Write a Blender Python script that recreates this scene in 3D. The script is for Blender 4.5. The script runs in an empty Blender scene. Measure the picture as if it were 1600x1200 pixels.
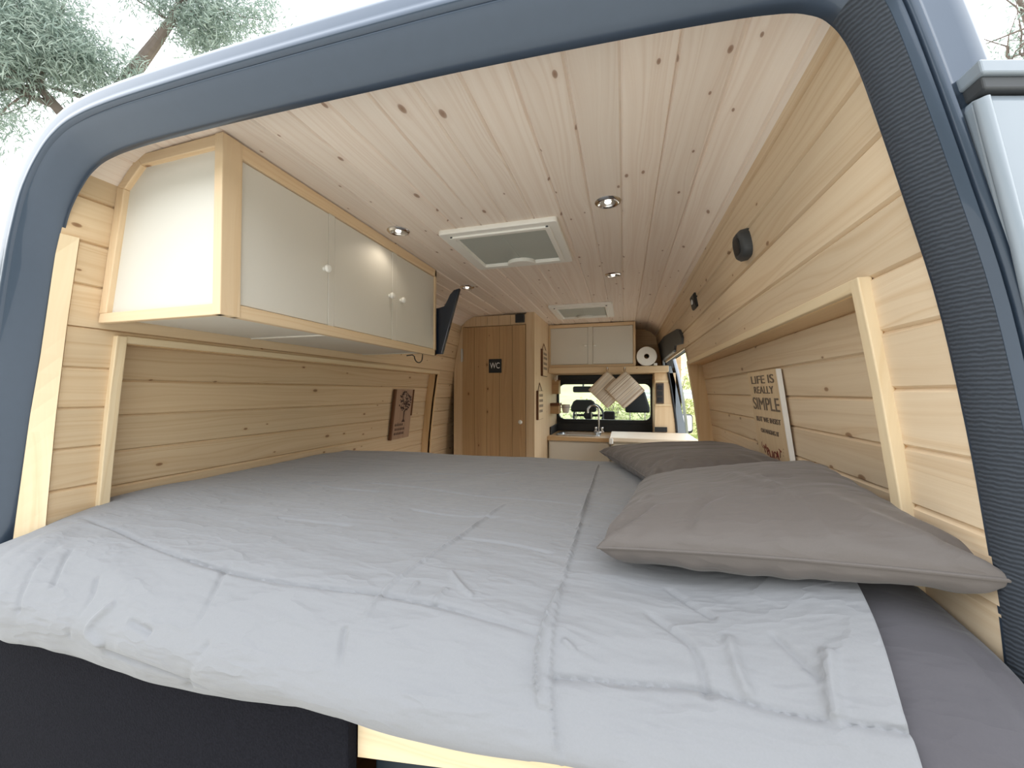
import bpy, bmesh, math, random
import numpy as np
from mathutils import Vector, Matrix
random.seed(7); RNG = np.random.default_rng(11)
S = bpy.context.scene
COL = S.collection
ORG = {}

# ------------------------------------------------------------------ helpers
def srgb(r, g, b):
    f = lambda c: (c/255/12.92) if c/255 <= .04045 else ((c/255+.055)/1.055)**2.4
    return (f(r), f(g), f(b), 1)

def tag(o, label=None, cat=None, group=None, kind=None):
    if label: o['label'] = label
    if cat: o['category'] = cat
    if group: o['group'] = group
    if kind: o['kind'] = kind
    return o

def empty(name, loc, label, cat, group=None, kind=None):
    o = bpy.data.objects.new(name, None); COL.objects.link(o)
    o.location = loc; o.empty_display_size = .05
    ORG[o] = Vector(loc)
    return tag(o, label, cat, group, kind)

def link(name, me, parent):
    o = bpy.data.objects.new(name, me); COL.objects.link(o)
    if parent is not None:
        o.parent = parent; ORG[o] = ORG[parent]
    else:
        ORG[o] = Vector((0, 0, 0))
    return o

def copy_tree(o, delta, parent=None, label=None):
    c = o.copy(); COL.objects.link(c)
    if parent is None: c.location = Vector(o.location) + Vector(delta)
    else: c.parent = parent
    if label: c['label'] = label
    for ch in list(o.children): copy_tree(ch, delta, c)
    return c

class MB:
    """collects shapes and links them as one mesh object"""
    def __init__(s): s.v = []; s.f = []; s.uv = {}
    def add(s, vs, fs, uvs=None):
        n = len(s.v); s.v += [tuple(map(float, p)) for p in vs]
        for k, f in enumerate(fs):
            if uvs is not None: s.uv[len(s.f)] = uvs[k]
            s.f.append(tuple(i+n for i in f))
        return s
    def box(s, x0, x1, y0, y1, z0, z1):
        v = [(x0,y0,z0),(x1,y0,z0),(x1,y1,z0),(x0,y1,z0),(x0,y0,z1),(x1,y0,z1),(x1,y1,z1),(x0,y1,z1)]
        return s.add(v, [(3,2,1,0),(4,5,6,7),(0,1,5,4),(1,2,6,5),(2,3,7,6),(3,0,4,7)])
    def prism(s, poly, ax, a, b):
        """poly: 2-D outline in the two other axes (order x,y,z without ax)"""
        def mk(p, t):
            q = [p[0], p[1]]; q.insert('xyz'.index(ax), t); return tuple(q)
        n = len(poly)
        ar = sum(poly[i][0]*poly[(i+1)%n][1]-poly[(i+1)%n][0]*poly[i][1] for i in range(n))
        if (ar > 0) == (ax == 'y'): poly = poly[::-1]
        if a > b: a, b = b, a
        v = [mk(p, a) for p in poly] + [mk(p, b) for p in poly]
        f = [tuple(range(n))[::-1], tuple(range(n, 2*n))]
        f += [(i, (i+1) % n, (i+1) % n + n, i+n) for i in range(n)]
        return s.add(v, f)
    def tube(s, pts, r, n=10, caps=True):
        pts = [Vector(p) for p in pts]; rs = r if isinstance(r, (list, tuple)) else [r]*len(pts)
        v = []; f = []; u = None
        for i, p in enumerate(pts):
            t = (pts[min(i+1, len(pts)-1)] - pts[max(i-1, 0)]).normalized()
            if u is None: u = t.orthogonal().normalized()
            u = (u - t*u.dot(t)); u = u.normalized() if u.length > 1e-6 else t.orthogonal().normalized()
            w = t.cross(u)
            for k in range(n):
                a = 2*math.pi*k/n; v.append(tuple(p + (u*math.cos(a) + w*math.sin(a))*rs[i]))
        for i in range(len(pts)-1):
            for k in range(n):
                f.append((i*n+k, i*n+(k+1) % n, (i+1)*n+(k+1) % n, (i+1)*n+k))
        if caps: f += [tuple(range(n))[::-1], tuple(range((len(pts)-1)*n, len(pts)*n))]
        return s.add(v, f)
    def lathe(s, prof, c, ax='z', n=28):
        """prof: (radius, along) pairs, closed with caps where the radius is 0"""
        v = []; f = []
        for r, h in prof:
            for k in range(n):
                a = 2*math.pi*k/n; q = [r*math.cos(a), r*math.sin(a)]; q.insert('xyz'.index(ax), h)
                v.append((c[0]+q[0], c[1]+q[1], c[2]+q[2]))
        fl = ax == 'y'
        for i in range(len(prof)-1):
            for k in range(n):
                q = (i*n+k, i*n+(k+1) % n, (i+1)*n+(k+1) % n, (i+1)*n+k); f.append(q[::-1] if fl else q)
        return s.add(v, f)
    def grid(s, P, closed_u=False):
        nv, nu = P.shape[:2]; f = []
        for j in range(nv-1):
            for i in range(nu if closed_u else nu-1):
                f.append((j*nu+i, j*nu+(i+1) % nu, (j+1)*nu+(i+1) % nu, (j+1)*nu+i))
        return s.add(P.reshape(-1, 3), f)
    def build(s, name, mat, parent=None, grain=None, bevel=0, smooth=False, angle=35, recalc=True):
        o0 = ORG[parent] if parent is not None else Vector((0, 0, 0))
        me = bpy.data.meshes.new(name)
        me.from_pydata([(x-o0.x, y-o0.y, z-o0.z) for x, y, z in s.v], [], s.f)
        me.materials.append(mat)
        if recalc:
            bm = bmesh.new(); bm.from_mesh(me); bmesh.ops.recalc_face_normals(bm, faces=bm.faces); bm.to_mesh(me); bm.free()
        if grain is not None:
            g = 'XYZ'.index(grain); off = random.uniform(0, 40)
            uvl = me.uv_layers.new(name='UVMap').data
            for pi, p in enumerate(me.polygons):
                cu = s.uv.get(pi)
                n = p.normal; d = max(range(3), key=lambda k: abs(n[k]))
                if d == g: ac, al = [k for k in range(3) if k != g]
                else: al = g; ac = [k for k in range(3) if k not in (g, d)][0]
                for q, li in enumerate(p.loop_indices):
                    if cu is not None: uvl[li].uv = cu[q]
                    else:
                        w = s.v[me.loops[li].vertex_index]
                        uvl[li].uv = (off*10 + w[ac], off + w[al])
        if smooth:
            me.shade_smooth(); me.set_sharp_from_angle(angle=math.radians(angle))
        me.validate(); me.update()
        o = link(name, me, parent)
        if bevel:
            m = o.modifiers.new('bevel', 'BEVEL'); m.width = bevel; m.segments = 2; m.limit_method = 'ANGLE'; m.angle_limit = math.radians(40)
        return o

def text_part(name, body, size, loc, ux, uy, mat, parent, depth=.0008, width=None, space=1.0):
    """raised lettering: ux = reading direction, uy = up direction in the world"""
    c = bpy.data.curves.new(name, 'FONT'); c.body = body; c.size = size; c.extrude = depth; c.align_x = 'CENTER'; c.align_y = 'CENTER'; c.space_character = space
    t = bpy.data.objects.new(name, c); COL.objects.link(t)
    bpy.context.view_layer.update()
    dg = bpy.context.evaluated_depsgraph_get()
    me = bpy.data.meshes.new_from_object(t.evaluated_get(dg)); bpy.data.objects.remove(t); bpy.data.curves.remove(c)
    ux = Vector(ux).normalized(); uy = Vector(uy).normalized(); uz = ux.cross(uy)
    xs = [v.co.x for v in me.vertices]; k = 1
    if width: k = width/max(max(xs)-min(xs), 1e-6)
    o0 = ORG[parent] if parent is not None else Vector((0, 0, 0)); L = Vector(loc) - o0
    for v in me.vertices:
        v.co = L + ux*(v.co.x*k) + uy*v.co.y + uz*v.co.z
    me.materials.clear(); me.materials.append(mat); me.update()
    return link(name, me, parent)

# ------------------------------------------------------------------ materials
def newmat(name):
    m = bpy.data.materials.new(name); m.use_nodes = True
    nt = m.node_tree; b = nt.nodes['Principled BSDF']
    return m, nt, b

class N:
    def __init__(s, nt): s.nt = nt
    def __call__(s, t, **kw):
        n = s.nt.nodes.new('ShaderNode'+t)
        for k, v in kw.items():
            if hasattr(n, k) and k not in ('Scale',): setattr(n, k, v)
        return n
    def l(s, a, b): s.nt.links.new(a, b)
    def math(s, op, a, b=None, c=None):
        n = s.nt.nodes.new('ShaderNodeMath'); n.operation = op
        for i, q in enumerate((a, b, c)):
            if q is None: continue
            if isinstance(q, (int, float)): n.inputs[i].default_value = q
            else: s.l(q, n.inputs[i])
        return n.outputs[0]
    def mix(s, f, a, b, mode='MIX'):
        n = s.nt.nodes.new('ShaderNodeMix'); n.data_type = 'RGBA'; n.blend_type = mode
        for sock, q in ((n.inputs[0], f), (n.inputs[6], a), (n.inputs[7], b)):
            if isinstance(q, (int, float)): sock.default_value = q
            elif isinstance(q, tuple): sock.default_value = q
            else: s.l(q, sock)
        return n.outputs[2]
    def ramp(s, f, stops):
        n = s.nt.nodes.new('ShaderNodeValToRGB'); e = n.color_ramp.elements
        e[0].position, e[0].color = stops[0]; e[1].position, e[1].color = stops[-1]
        for p, c in stops[1:-1]: q = e.new(p); q.color = c
        s.l(f, n.inputs[0]); return n.outputs[0]
    def noise(s, vec, scale, detail=3, rough=.5):
        n = s.nt.nodes.new('ShaderNodeTexNoise'); n.inputs['Scale'].default_value = scale; n.inputs['Detail'].default_value = detail; n.inputs['Roughness'].default_value = rough
        if vec is not None: s.l(vec, n.inputs['Vector'])
        return n.outputs['Fac']
    def xyz(s, x, y, z):
        n = s.nt.nodes.new('ShaderNodeCombineXYZ')
        for i, q in enumerate((x, y, z)):
            if isinstance(q, (int, float)): n.inputs[i].default_value = q
            else: s.l(q, n.inputs[i])
        return n.outputs[0]
    def bump(s, h, strength, dist, b, prev=None):
        n = s.nt.nodes.new('ShaderNodeBump'); n.inputs['Strength'].default_value = strength; n.inputs['Distance'].default_value = dist
        s.l(h, n.inputs['Height'])
        if prev is not None: s.l(prev, n.inputs['Normal'])
        s.l(n.outputs[0], b.inputs['Normal']); return n.outputs[0]

def wood(name, light, dark, pitch=.1, knots=1.0, rough=.5, varied=1.0):
    m, nt, b = newmat(name); n = N(nt)
    uv = n('UVMap'); sp = n('SeparateXYZ'); n.l(uv.outputs[0], sp.inputs[0])
    u, v = sp.outputs[0], sp.outputs[1]
    idx = n.math('FLOOR', n.math('DIVIDE', u, pitch))
    wn = nt.nodes.new('ShaderNodeTexWhiteNoise'); wn.noise_dimensions = '1D'; n.l(idx, wn.inputs['W'])
    rnd = wn.outputs['Value']
    r37 = n.math('MULTIPLY', rnd, 37.0)
    warp = n.math('MULTIPLY', n.math('SUBTRACT', n.noise(n.xyz(n.math('MULTIPLY', u, 9.), n.math('MULTIPLY', v, 1.3), r37), 1.0, 2), .5), .09)
    uw = n.math('ADD', u, warp)
    fine = n.noise(n.xyz(n.math('MULTIPLY', uw, 230.), n.math('MULTIPLY', v, 3.2), r37), 1.0, 4, .6)
    ring = n.noise(n.xyz(n.math('MULTIPLY', uw, 62.), n.math('MULTIPLY', v, .55), r37), 1.0, 1.5, .4)
    ringl = n.ramp(ring, [(.38, (0,0,0,1)), (.52, (.35,.35,.35,1)), (.60, (1,1,1,1)), (.66, (.2,.2,.2,1))])
    g = n.math('ADD', n.math('MULTIPLY', fine, .45), n.math('MULTIPLY', ringl, .34))
    col = n.mix(n.math('SUBTRACT', g, .08), light, dark)
    tone = n.math('ADD', .92, n.math('MULTIPLY', rnd, .14*varied))
    col = n.mix(1.0, col, n.xyz(tone, tone, n.math('MULTIPLY', tone, .985)), 'MULTIPLY')
    # knots
    vo = nt.nodes.new('ShaderNodeTexVoronoi'); vo.voronoi_dimensions = '2D'; vo.inputs['Scale'].default_value = 1.0
    n.l(n.xyz(n.math('MULTIPLY', u, 12.), n.math('ADD', n.math('MULTIPLY', v, 6.), r37), 0.), vo.inputs['Vector'])
    sc = n('SeparateXYZ'); n.l(vo.outputs['Color'], sc.inputs[0])
    size = n.math('ADD', .032, n.math('MULTIPLY', n.math('POWER', sc.outputs[1], 2.), .065))
    gate = n.math('GREATER_THAN', sc.outputs[0], 1.0-.62*min(1, knots))
    dd = n.math('DIVIDE', vo.outputs['Distance'], size)
    core = n.math('MULTIPLY', n.ramp(dd, [(.0, (1,1,1,1)), (.72, (.8,.8,.8,1)), (1., (0,0,0,1))]), gate)
    halo = n.math('MULTIPLY', n.ramp(n.math('MULTIPLY', dd, .4), [(.3, (1,1,1,1)), (1., (0,0,0,1))]), gate)
    col = n.mix(n.math('MULTIPLY', halo, .30), col, dark)
    kd = tuple(c*k for c, k in zip(dark[:3], (.36, .24, .17)))+(1,)
    col = n.mix(n.math('MULTIPLY', core, .85), col, kd)
    n.l(col, b.inputs['Base Color']); b.inputs['Roughness'].default_value = rough; b.inputs['Specular IOR Level'].default_value = .3
    n.bump(n.math('ADD', fine, ringl), .12, .002, b)
    return m

def plain(name, c, rough=.5, metal=0., noise=.0, nscale=40, bump=0., coat=0., spec=.5):
    m, nt, b = newmat(name); n = N(nt)
    b.inputs['Roughness'].default_value = rough; b.inputs['Metallic'].default_value = metal; b.inputs['Coat Weight'].default_value = coat; b.inputs['Specular IOR Level'].default_value = spec
    tc = n('TexCoord'); f = n.noise(tc.outputs['Object'], nscale, 3)
    k = 1-noise; lo = tuple(x*k for x in c[:3])+(1,); hi = tuple(min(1, x*(1+noise)) for x in c[:3])+(1,)
    n.l(n.mix(f, lo, hi), b.inputs['Base Color'])
    if bump: n.bump(f, bump, .004, b)
    return m

def fabric(name, c, wrinkle=.35, rough=.85, sheen=.15):
    m, nt, b = newmat(name); n = N(nt)
    tc = n('TexCoord'); ob = tc.outputs['Object']
    weave = n.noise(ob, 420, 2); big = n.noise(ob, 5.5, 4, .55)
    mp = n('Mapping'); n.l(ob, mp.inputs[0]); mp.inputs['Scale'].default_value = (1.0, 3.2, 3.2); mp.inputs['Rotation'].default_value = (0, 0, .25)
    fold = n.noise(mp.outputs[0], 6., 3, .5)
    lo = tuple(x*.93 for x in c[:3])+(1,); hi = tuple(x*1.06 for x in c[:3])+(1,)
    n.l(n.mix(n.math('ADD', n.math('MULTIPLY', weave, .6), n.math('MULTIPLY', big, .4)), lo, hi), b.inputs['Base Color'])
    b.inputs['Roughness'].default_value = rough; b.inputs['Sheen Weight'].default_value = sheen; b.inputs['Specular IOR Level'].default_value = .25
    p = n.bump(weave, .12, .001, b)
    r = n.ramp(fold, [(.3, (0,0,0,1)), (.5, (.6,.6,.6,1)), (.56, (1,1,1,1)), (.75, (.5,.5,.5,1))])
    n.bump(n.math('ADD', r, n.math('MULTIPLY', big, .8)), wrinkle, .012, b, p)
    return m

def glass(name, tint=(1, 1, 1, 1), refl=.08):
    m = bpy.data.materials.new(name); m.use_nodes = True; nt = m.node_tree; n = N(nt)
    nt.nodes.remove(nt.nodes['Principled BSDF']); out = nt.nodes['Material Output']
    t = n('BsdfTransparent'); t.inputs[0].default_value = tint
    g = n('BsdfGlossy'); g.inputs['Roughness'].default_value = .02
    lw = n('LayerWeight'); lw.inputs[0].default_value = .25
    mx = n('MixShader'); n.l(n.math('MULTIPLY', lw.outputs['Fresnel'], refl*4), mx.inputs[0]); n.l(t.outputs[0], mx.inputs[1]); n.l(g.outputs[0], mx.inputs[2])
    n.l(mx.outputs[0], out.inputs[0]); return m

def emit(name, c, strength):
    m, nt, b = newmat(name); b.inputs['Base Color'].default_value = c; b.inputs['Emission Color'].default_value = c; b.inputs['Emission Strength'].default_value = strength
    return m

W_WALL = wood('pine_wall', srgb(216,193,160), srgb(186,150,108), .1, .9)
W_WALLR = wood('pine_wall_fine', srgb(224,204,176), srgb(196,163,124), .082, .6)
W_CEIL = wood('pine_ceiling', srgb(240,228,216), srgb(216,193,174), .0952, .9)
W_TRIM = wood('pine_trim', srgb(232,212,178), srgb(212,182,138), 9., .0, varied=.6)
W_WARM = wood('pine_warm', srgb(222,192,150), srgb(190,146,98), 9., .12)
W_DOOR = wood('pine_door', srgb(196,163,122), srgb(156,118,80), .095, .5)
W_FRAME = wood('pine_frame', srgb(226,202,168), srgb(204,168,124), 9., .15)
W_DARK = wood('dark_wood', srgb(112,74,48), srgb(70,42,26), 9., .1)
M_WHITE = plain('white_laminate', srgb(214,209,197), .42, noise=.015, nscale=9)
M_PLASTIC = plain('white_plastic', srgb(238,236,228), .4)
M_PAINT = plain('slate_paint', srgb(58,70,85), .28, .42, noise=.05, nscale=60, coat=.5)
M_PAINTG = plain('grey_paint', srgb(132,141,149), .33, noise=.03, nscale=20, coat=.4)
M_BLACK = plain('black_plastic', srgb(26,27,29), .5, noise=.1)
M_GREYDARK = plain('dark_grey_plastic', srgb(58,60,62), .55, noise=.1)
M_SCREEN = plain('screen', srgb(30,38,52), .12, coat=.5)
M_CHROME = plain('chrome', (.75,.75,.76,1), .12, 1.)
M_STEEL = plain('steel', (.62,.62,.62,1), .28, 1.)
M_DUVET = fabric('grey_cotton', srgb(133,133,134), .38)
M_SHEET = fabric('dark_cotton', srgb(80,77,80), .25)
M_PILLOW = fabric('taupe_cotton', srgb(98,91,86), .22, .62, .15)
M_CARPET = plain('charcoal_carpet', srgb(26,26,31), .95, noise=.5, nscale=260, bump=.6, spec=.08)
M_TEAL = plain('dark_teal', srgb(10,28,38), .6, noise=.2)
M_INK = plain('ink', srgb(112,96,82), .7)
M_REDINK = plain('red_ink', srgb(120,52,40), .7)
M_SIGNFACE = wood('sign_pine', srgb(222,198,164), srgb(196,164,124), 9., .1)
M_PAPER = plain('paper', srgb(240,236,228), .9, noise=.02)
M_GLASS = glass('window_glass', (.97, .99, .98, 1), .06)
M_LENS = emit('lamp_lens', (1., .93, .82, 1), 1.2)
M_SCREENMESH = plain('vent_screen', srgb(176,180,172), .6, noise=.04, nscale=8)
M_WHITEINK = plain('white_ink', srgb(235,235,235), .6)
M_GROUND = plain('gravel', srgb(196,190,178), .9, noise=.2, nscale=14, bump=.4)
M_HILL = plain('hill_grass', srgb(196,190,140), .95, noise=.35, nscale=2.2, bump=.5)
M_BARK = plain('bark', srgb(120,108,100), .9, noise=.3, nscale=14, bump=.4)
M_SEATS = plain('seat_fabric', srgb(40,42,46), .8, noise=.2, nscale=200)

def leafmat(name, c1, c2):
    m, nt, b = newmat(name); n = N(nt)
    g = n('NewGeometry'); n.l(n.mix(g.outputs['Random Per Island'], c1, c2), b.inputs['Base Color'])
    b.inputs['Roughness'].default_value = .6
    t = n('BsdfTranslucent'); n.l(n.mix(g.outputs['Random Per Island'], c1, c2), t.inputs[0])
    mx = n('MixShader'); mx.inputs[0].default_value = .35
    out = nt.nodes['Material Output']; n.l(b.outputs[0], mx.inputs[1]); n.l(t.outputs[0], mx.inputs[2]); n.l(mx.outputs[0], out.inputs[0])
    return m
M_LEAF = leafmat('eucalyptus_leaf', srgb(132,150,140), srgb(184,196,184))
M_SHRUB = leafmat('shrub_leaf', srgb(150,164,92), srgb(214,214,160))

def seal_mat():
    m, nt, b = newmat('ribbed_liner'); n = N(nt)
    b.inputs['Base Color'].default_value = srgb(40,44,50); b.inputs['Roughness'].default_value = .7
    tc = n('TexCoord'); w = nt.nodes.new('ShaderNodeTexWave'); w.bands_direction = 'Z'; w.inputs['Scale'].default_value = 62; w.inputs['Distortion'].default_value = 2.5; w.inputs['Detail'].default_value = 2; w.inputs['Detail Scale'].default_value = 2
    n.l(tc.outputs['Object'], w.inputs[0])
    n.l(n.mix(w.outputs['Fac'], srgb(36,41,48), srgb(54,60,68)), b.inputs['Base Color'])
    n.bump(w.outputs['Fac'], .35, .003, b); return m
M_SEAL = seal_mat()

def stripe_mat():
    m, nt, b = newmat('striped_cloth'); n = N(nt)
    uv = n('UVMap'); sp = n('SeparateXYZ'); n.l(uv.outputs[0], sp.inputs[0])
    t = n.math('ADD', n.math('MULTIPLY', sp.outputs[0], 1.0), 0.)
    f = n.noise(n.xyz(n.math('MULTIPLY', t, 52.), 0., 0.), 1., 2.5, .7)
    c = n.ramp(f, [(.30, srgb(150,122,98)), (.38, srgb(236,226,212)), (.455, srgb(240,232,220)), (.47, srgb(132,104,82)), (.50, srgb(240,230,214)), (.545, srgb(222,204,182)), (.56, srgb(128,100,78)), (.60, srgb(238,228,214)), (.70, srgb(196,172,146))])
    n.l(c, b.inputs['Base Color']); b.inputs['Roughness'].default_value = .9
    return m
M_STRIPE = stripe_mat()
# ------------------------------------------------------------------ setting
PROF = [(0, .93), (1.0, .862), (1.24, .836), (1.46, .803), (1.66, .765), (1.808, .738)]      # wall half-width over height
def wx(z): return float(np.interp(z, [a for a, b in PROF], [b for a, b in PROF]))

def strips(mb, path, y0, y1, pitch, start, out, thick=.012, gd=.006, gw=.0045):
    """tongue-and-groove boards along y on the outline path [(x, z)]; out = side (unit vector sign) the back lies on"""
    path = np.array(path, float); d = np.r_[0, np.cumsum(np.linalg.norm(np.diff(path, axis=0), axis=1))]
    L = d[-1]; k0 = math.floor(start/pitch); s = []
    at = lambda t: (np.interp(t, d, path[:, 0]), np.interp(t, d, path[:, 1]))
    def nrm(t):
        a = np.array(at(max(0, t-.01))); b = np.array(at(min(L, t+.01))); q = b-a; q = q/np.linalg.norm(q)
        return np.array([-q[1], q[0]])*out
    cs = []                                                     # (s-coordinate, depth)
    b = [k*pitch-start for k in range(k0, k0+int(L/pitch)+3)]
    for g in b:
        for q in (g-gw, g, g+gw):
            if 0 < q < L: cs.append((q, gd if q == g else 0.))
    cs += [(0., 0.), (L, 0.)] + [(float(t), 0.) for t in d[1:-1]]
    cs = sorted(set(cs))
    pts = [np.array(at(t)) + nrm(t)*dep for t, dep in cs]; back = [np.array(at(t)) + nrm(t)*thick for t, dep in cs]
    n = len(cs); v = []; f = []; uv = []
    for y in (y0, y1):
        v += [(p[0], y, p[1]) for p in pts]
    for y in (y0, y1):
        v += [(p[0], y, p[1]) for p in back]
    U = [t+start for t, dep in cs]
    for i in range(n-1):
        um = (U[i]+U[i+1])/2; c = (math.floor(um/pitch)+.5)*pitch; cl = lambda q: min(max(q, c-pitch*.498), c+pitch*.498)
        a0, a1 = cl(U[i]), cl(U[i+1])
        f.append((i, i+1, n+i+1, n+i)); uv.append([(a0, y0), (a1, y0), (a1, y1), (a0, y1)])
        f.append((2*n+i, 3*n+i, 3*n+i+1, 2*n+i+1)); uv.append([(a0, y0), (a0, y1), (a1, y1), (a1, y0)])
        f.append((i, 2*n+i, 2*n+i+1, i+1)); uv.append([(a0, y0), (a0, y0+.01), (a1, y0+.01), (a1, y0)])
        f.append((n+i, n+i+1, 3*n+i+1, 3*n+i)); uv.append([(a0, y1), (a1, y1), (a1, y1+.01), (a0, y1+.01)])
    f.append((0, n, 3*n, 2*n)); uv.append([(U[0]+.002, y0), (U[0]+.002, y1), (U[0]+.01, y1), (U[0]+.01, y0)])
    f.append((n-1, 3*n-1+0, 4*n-1, 2*n-1)); uv.append([(U[-1]-.002, y0), (U[-1]-.01, y0), (U[-1]-.01, y1), (U[-1]-.002, y1)])
    mb.add(v, f, uv)

def wallpath(side, z0, z1, off=0.):
    zs = sorted({z0, z1} | {a for a, b in PROF if z0 < a < z1})
    return [(side*(wx(z)+off), z) for z in zs]

NT_L, NT_R = 1.428, 1.450          # top of the sleeping niches
REC = .062
# left wall
mb = MB()
strips(mb, wallpath(-1, 0, NT_L), .034, .14, .1, .035, 1)
strips(mb, wallpath(-1, 0, NT_L, REC), .14, 1.945, .1, .062, 1)
strips(mb, wallpath(-1, 0, NT_L), 1.945, 3.2, .1, .035, 1)
strips(mb, wallpath(-1, NT_L, 1.66), .034, 3.2, .1, 1.468, 1)
strips(mb, wallpath(-1, 1.66, 1.808), .002, 3.2, .1, 1.702, 1)
wall_left = tag(mb.build('wall_left', W_WALL, grain='Y', recalc=False), 'pine boarded wall on the side with the overhead cabinet', kind='structure')
# right wall with the opening of the side door
DY0, DY1, DZ = 1.80, 2.90, 1.545
mb = MB()
strips(mb, wallpath(1, 0, NT_R), 0.002, .14, .082, .003, -1)
strips(mb, wallpath(1, 0, NT_R, REC), .14, 1.75, .082, .02, -1)
strips(mb, wallpath(1, 0, DZ), 1.755, DY0, .082, .003, -1)
strips(mb, wallpath(1, NT_R, 1.808), 0.002, DY0, .082, 1.462, -1)
strips(mb, wallpath(1, DZ, 1.808), DY0, 3.2, .082, 1.552, -1)
strips(mb, wallpath(1, 0, DZ), DY1, 3.2, .082, .003, -1)
wall_right = tag(mb.build('wall_right', W_WALLR, grain='Y', recalc=False), 'pine boarded wall beside the two pillows', kind='structure')
# ceiling with its rounded corners
CP = [(-.738, 1.808), (-.70, 1.845), (-.64, 1.874), (-.55, 1.882), (-.3, 1.885), (.3, 1.885), (.55, 1.882), (.64, 1.874), (.70, 1.845), (.738, 1.808)]
mb = MB(); strips(mb, CP, 0.002, 3.2, .0952, .02, 1, gd=.005)
ceiling = tag(mb.build('ceiling', W_CEIL, grain='Y', recalc=False), 'ceiling of narrow pale pine boards', kind='structure')
mb = MB().box(-.93, .93, .0, 5.0, -.03, 0)
tag(mb.build('floor', W_DARK, grain='Y'), 'van floor', kind='structure')

# niche linings and trims (parts of the walls)
def niche(side, wall, zt, y1, mat):
    z0 = .7
    mb = MB().prism([(side*(wx(zt)-.001), zt-.001), (side*(wx(zt)+REC+.004), zt-.001), (side*(wx(zt)+REC+.004), zt+.012), (side*(wx(zt)-.001), zt+.012)], 'y', .14, y1)
    mb.build('niche_top', mat, wall, grain='Y')
    for y, w in ((.14-.016, .016), (y1, .016)):
        zs = np.linspace(z0, zt, 6)
        poly = [(side*(wx(z)-.004), z) for z in zs] + [(side*(wx(z)+REC+.006), z) for z in zs[::-1]]
        MB().prism(poly, 'y', y, y+w).build('niche_jamb', mat, wall, grain='Z')
    # raised edge strip at the near end and along the top
    zs = np.linspace(z0, zt+.018, 6)
    poly = [(side*(wx(z)-.014), z) for z in zs] + [(side*(wx(z)+.004), z) for z in zs[::-1]]
    MB().prism(poly, 'y', .122, .145).build('niche_trim', W_TRIM, wall, grain='Z', bevel=.002)
    a, b = zt+.001, zt+.020
    MB().prism([(side*(wx(a)-.011), a), (side*(wx(b)-.011), b), (side*(wx(b)+.003), b), (side*(wx(a)+.003), a)], 'y', .145, y1+.012).build('niche_trim', W_TRIM, wall, grain='Y', bevel=.002)
niche(-1, wall_left, NT_L, 1.945, W_WARM)
niche(1, wall_right, NT_R, 1.75, W_WARM)
# pale splayed board at the edge of the rear opening
JX = [(.78, -.93), (.949, -.914), (1.245, -.861), (1.378, -.829), (1.61, -.785), (1.70, -.755), (1.75, -.722), (1.79, -.69)]
zs = np.linspace(.80, 1.66, 20); P = []
for z in zs:
    xj = float(np.interp(z, [a for a, b in JX], [b for a, b in JX])); xw = -(wx(z)-.006)
    P.append([(xj-.0, .006, z), (xj+.004, .0, z), (xw, .030, z), (xw-.008, .034, z)])
v = [p for r in P for p in r]; f = []
for j in range(len(P)-1):
    for i in range(4): f.append((j*4+i, j*4+(i+1) % 4, (j+1)*4+(i+1) % 4, (j+1)*4+i))
f += [(0, 1, 2, 3), tuple(range(len(v)-4, len(v)))]
MB().add(v, f).build('edge_board', W_TRIM, wall_left, grain='Z')

# front bulkhead with the window hole
mb = MB()
mb.box(-.86, -.165, 3.2, 3.225, 0, 1.95).box(-.165, .95, 3.2, 3.225, 0, 1.016).box(-.165, .95, 3.2, 3.225, 1.465, 1.95).box(.715, .95, 3.2, 3.225, 1.016, 1.465)
for k in range(5): mb.box(.556, .80, 3.194, 3.2, 1.50+k*.078, 1.572+k*.078)
tag(mb.build('wall_front', W_WARM, grain='X'), 'pine bulkhead behind the kitchen', kind='structure')

# washroom partition and its door
mb = MB()
mb.box(-.185, -.165, 2.21, 3.2, 0, 1.886)
for k in range(7): mb.box(-.80+k*.0906, -.80+(k+1)*.0906-.002, 2.21, 2.23, 1.80, 1.876)
mb.box(-.80, -.729, 2.21, 2.23, 0, 1.80).box(-.227, -.164, 2.206, 2.232, 0, 1.886)
wp = tag(mb.build('wall_partition', W_FRAME, grain='Z'), 'pine partition around the washroom', kind='structure')
MB().box(-.80, -.185, 3.19, 3.198, 0, 1.87).build('back_lining', W_DOOR, wp, grain='Z')
mb = MB()
xs = np.linspace(-.726, -.230, 6)
for a, b in zip(xs[:-1], xs[1:]): mb.box(a+.0006, b-.0006, 2.200, 2.222, .02, 1.794)
door1 = tag(mb.build('door_1', W_DOOR, grain='Z', bevel=.001), 'narrow washroom door of upright pine boards', kind='structure')
MB().lathe([(0, 2.158), (.012, 2.160), (.016, 2.168), (.012, 2.178), (.007, 2.186), (.007, 2.2)], (-.262, 0, 1.085), 'y', 16).build('handle', M_PLASTIC, door1, smooth=True)
MB().box(-.737, -.719, 2.192, 2.2, 1.535, 1.63).tube([(-.728, 2.19, 1.53), (-.728, 2.19, 1.635)], .004, 8).build('hinge', M_STEEL, door1)

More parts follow.
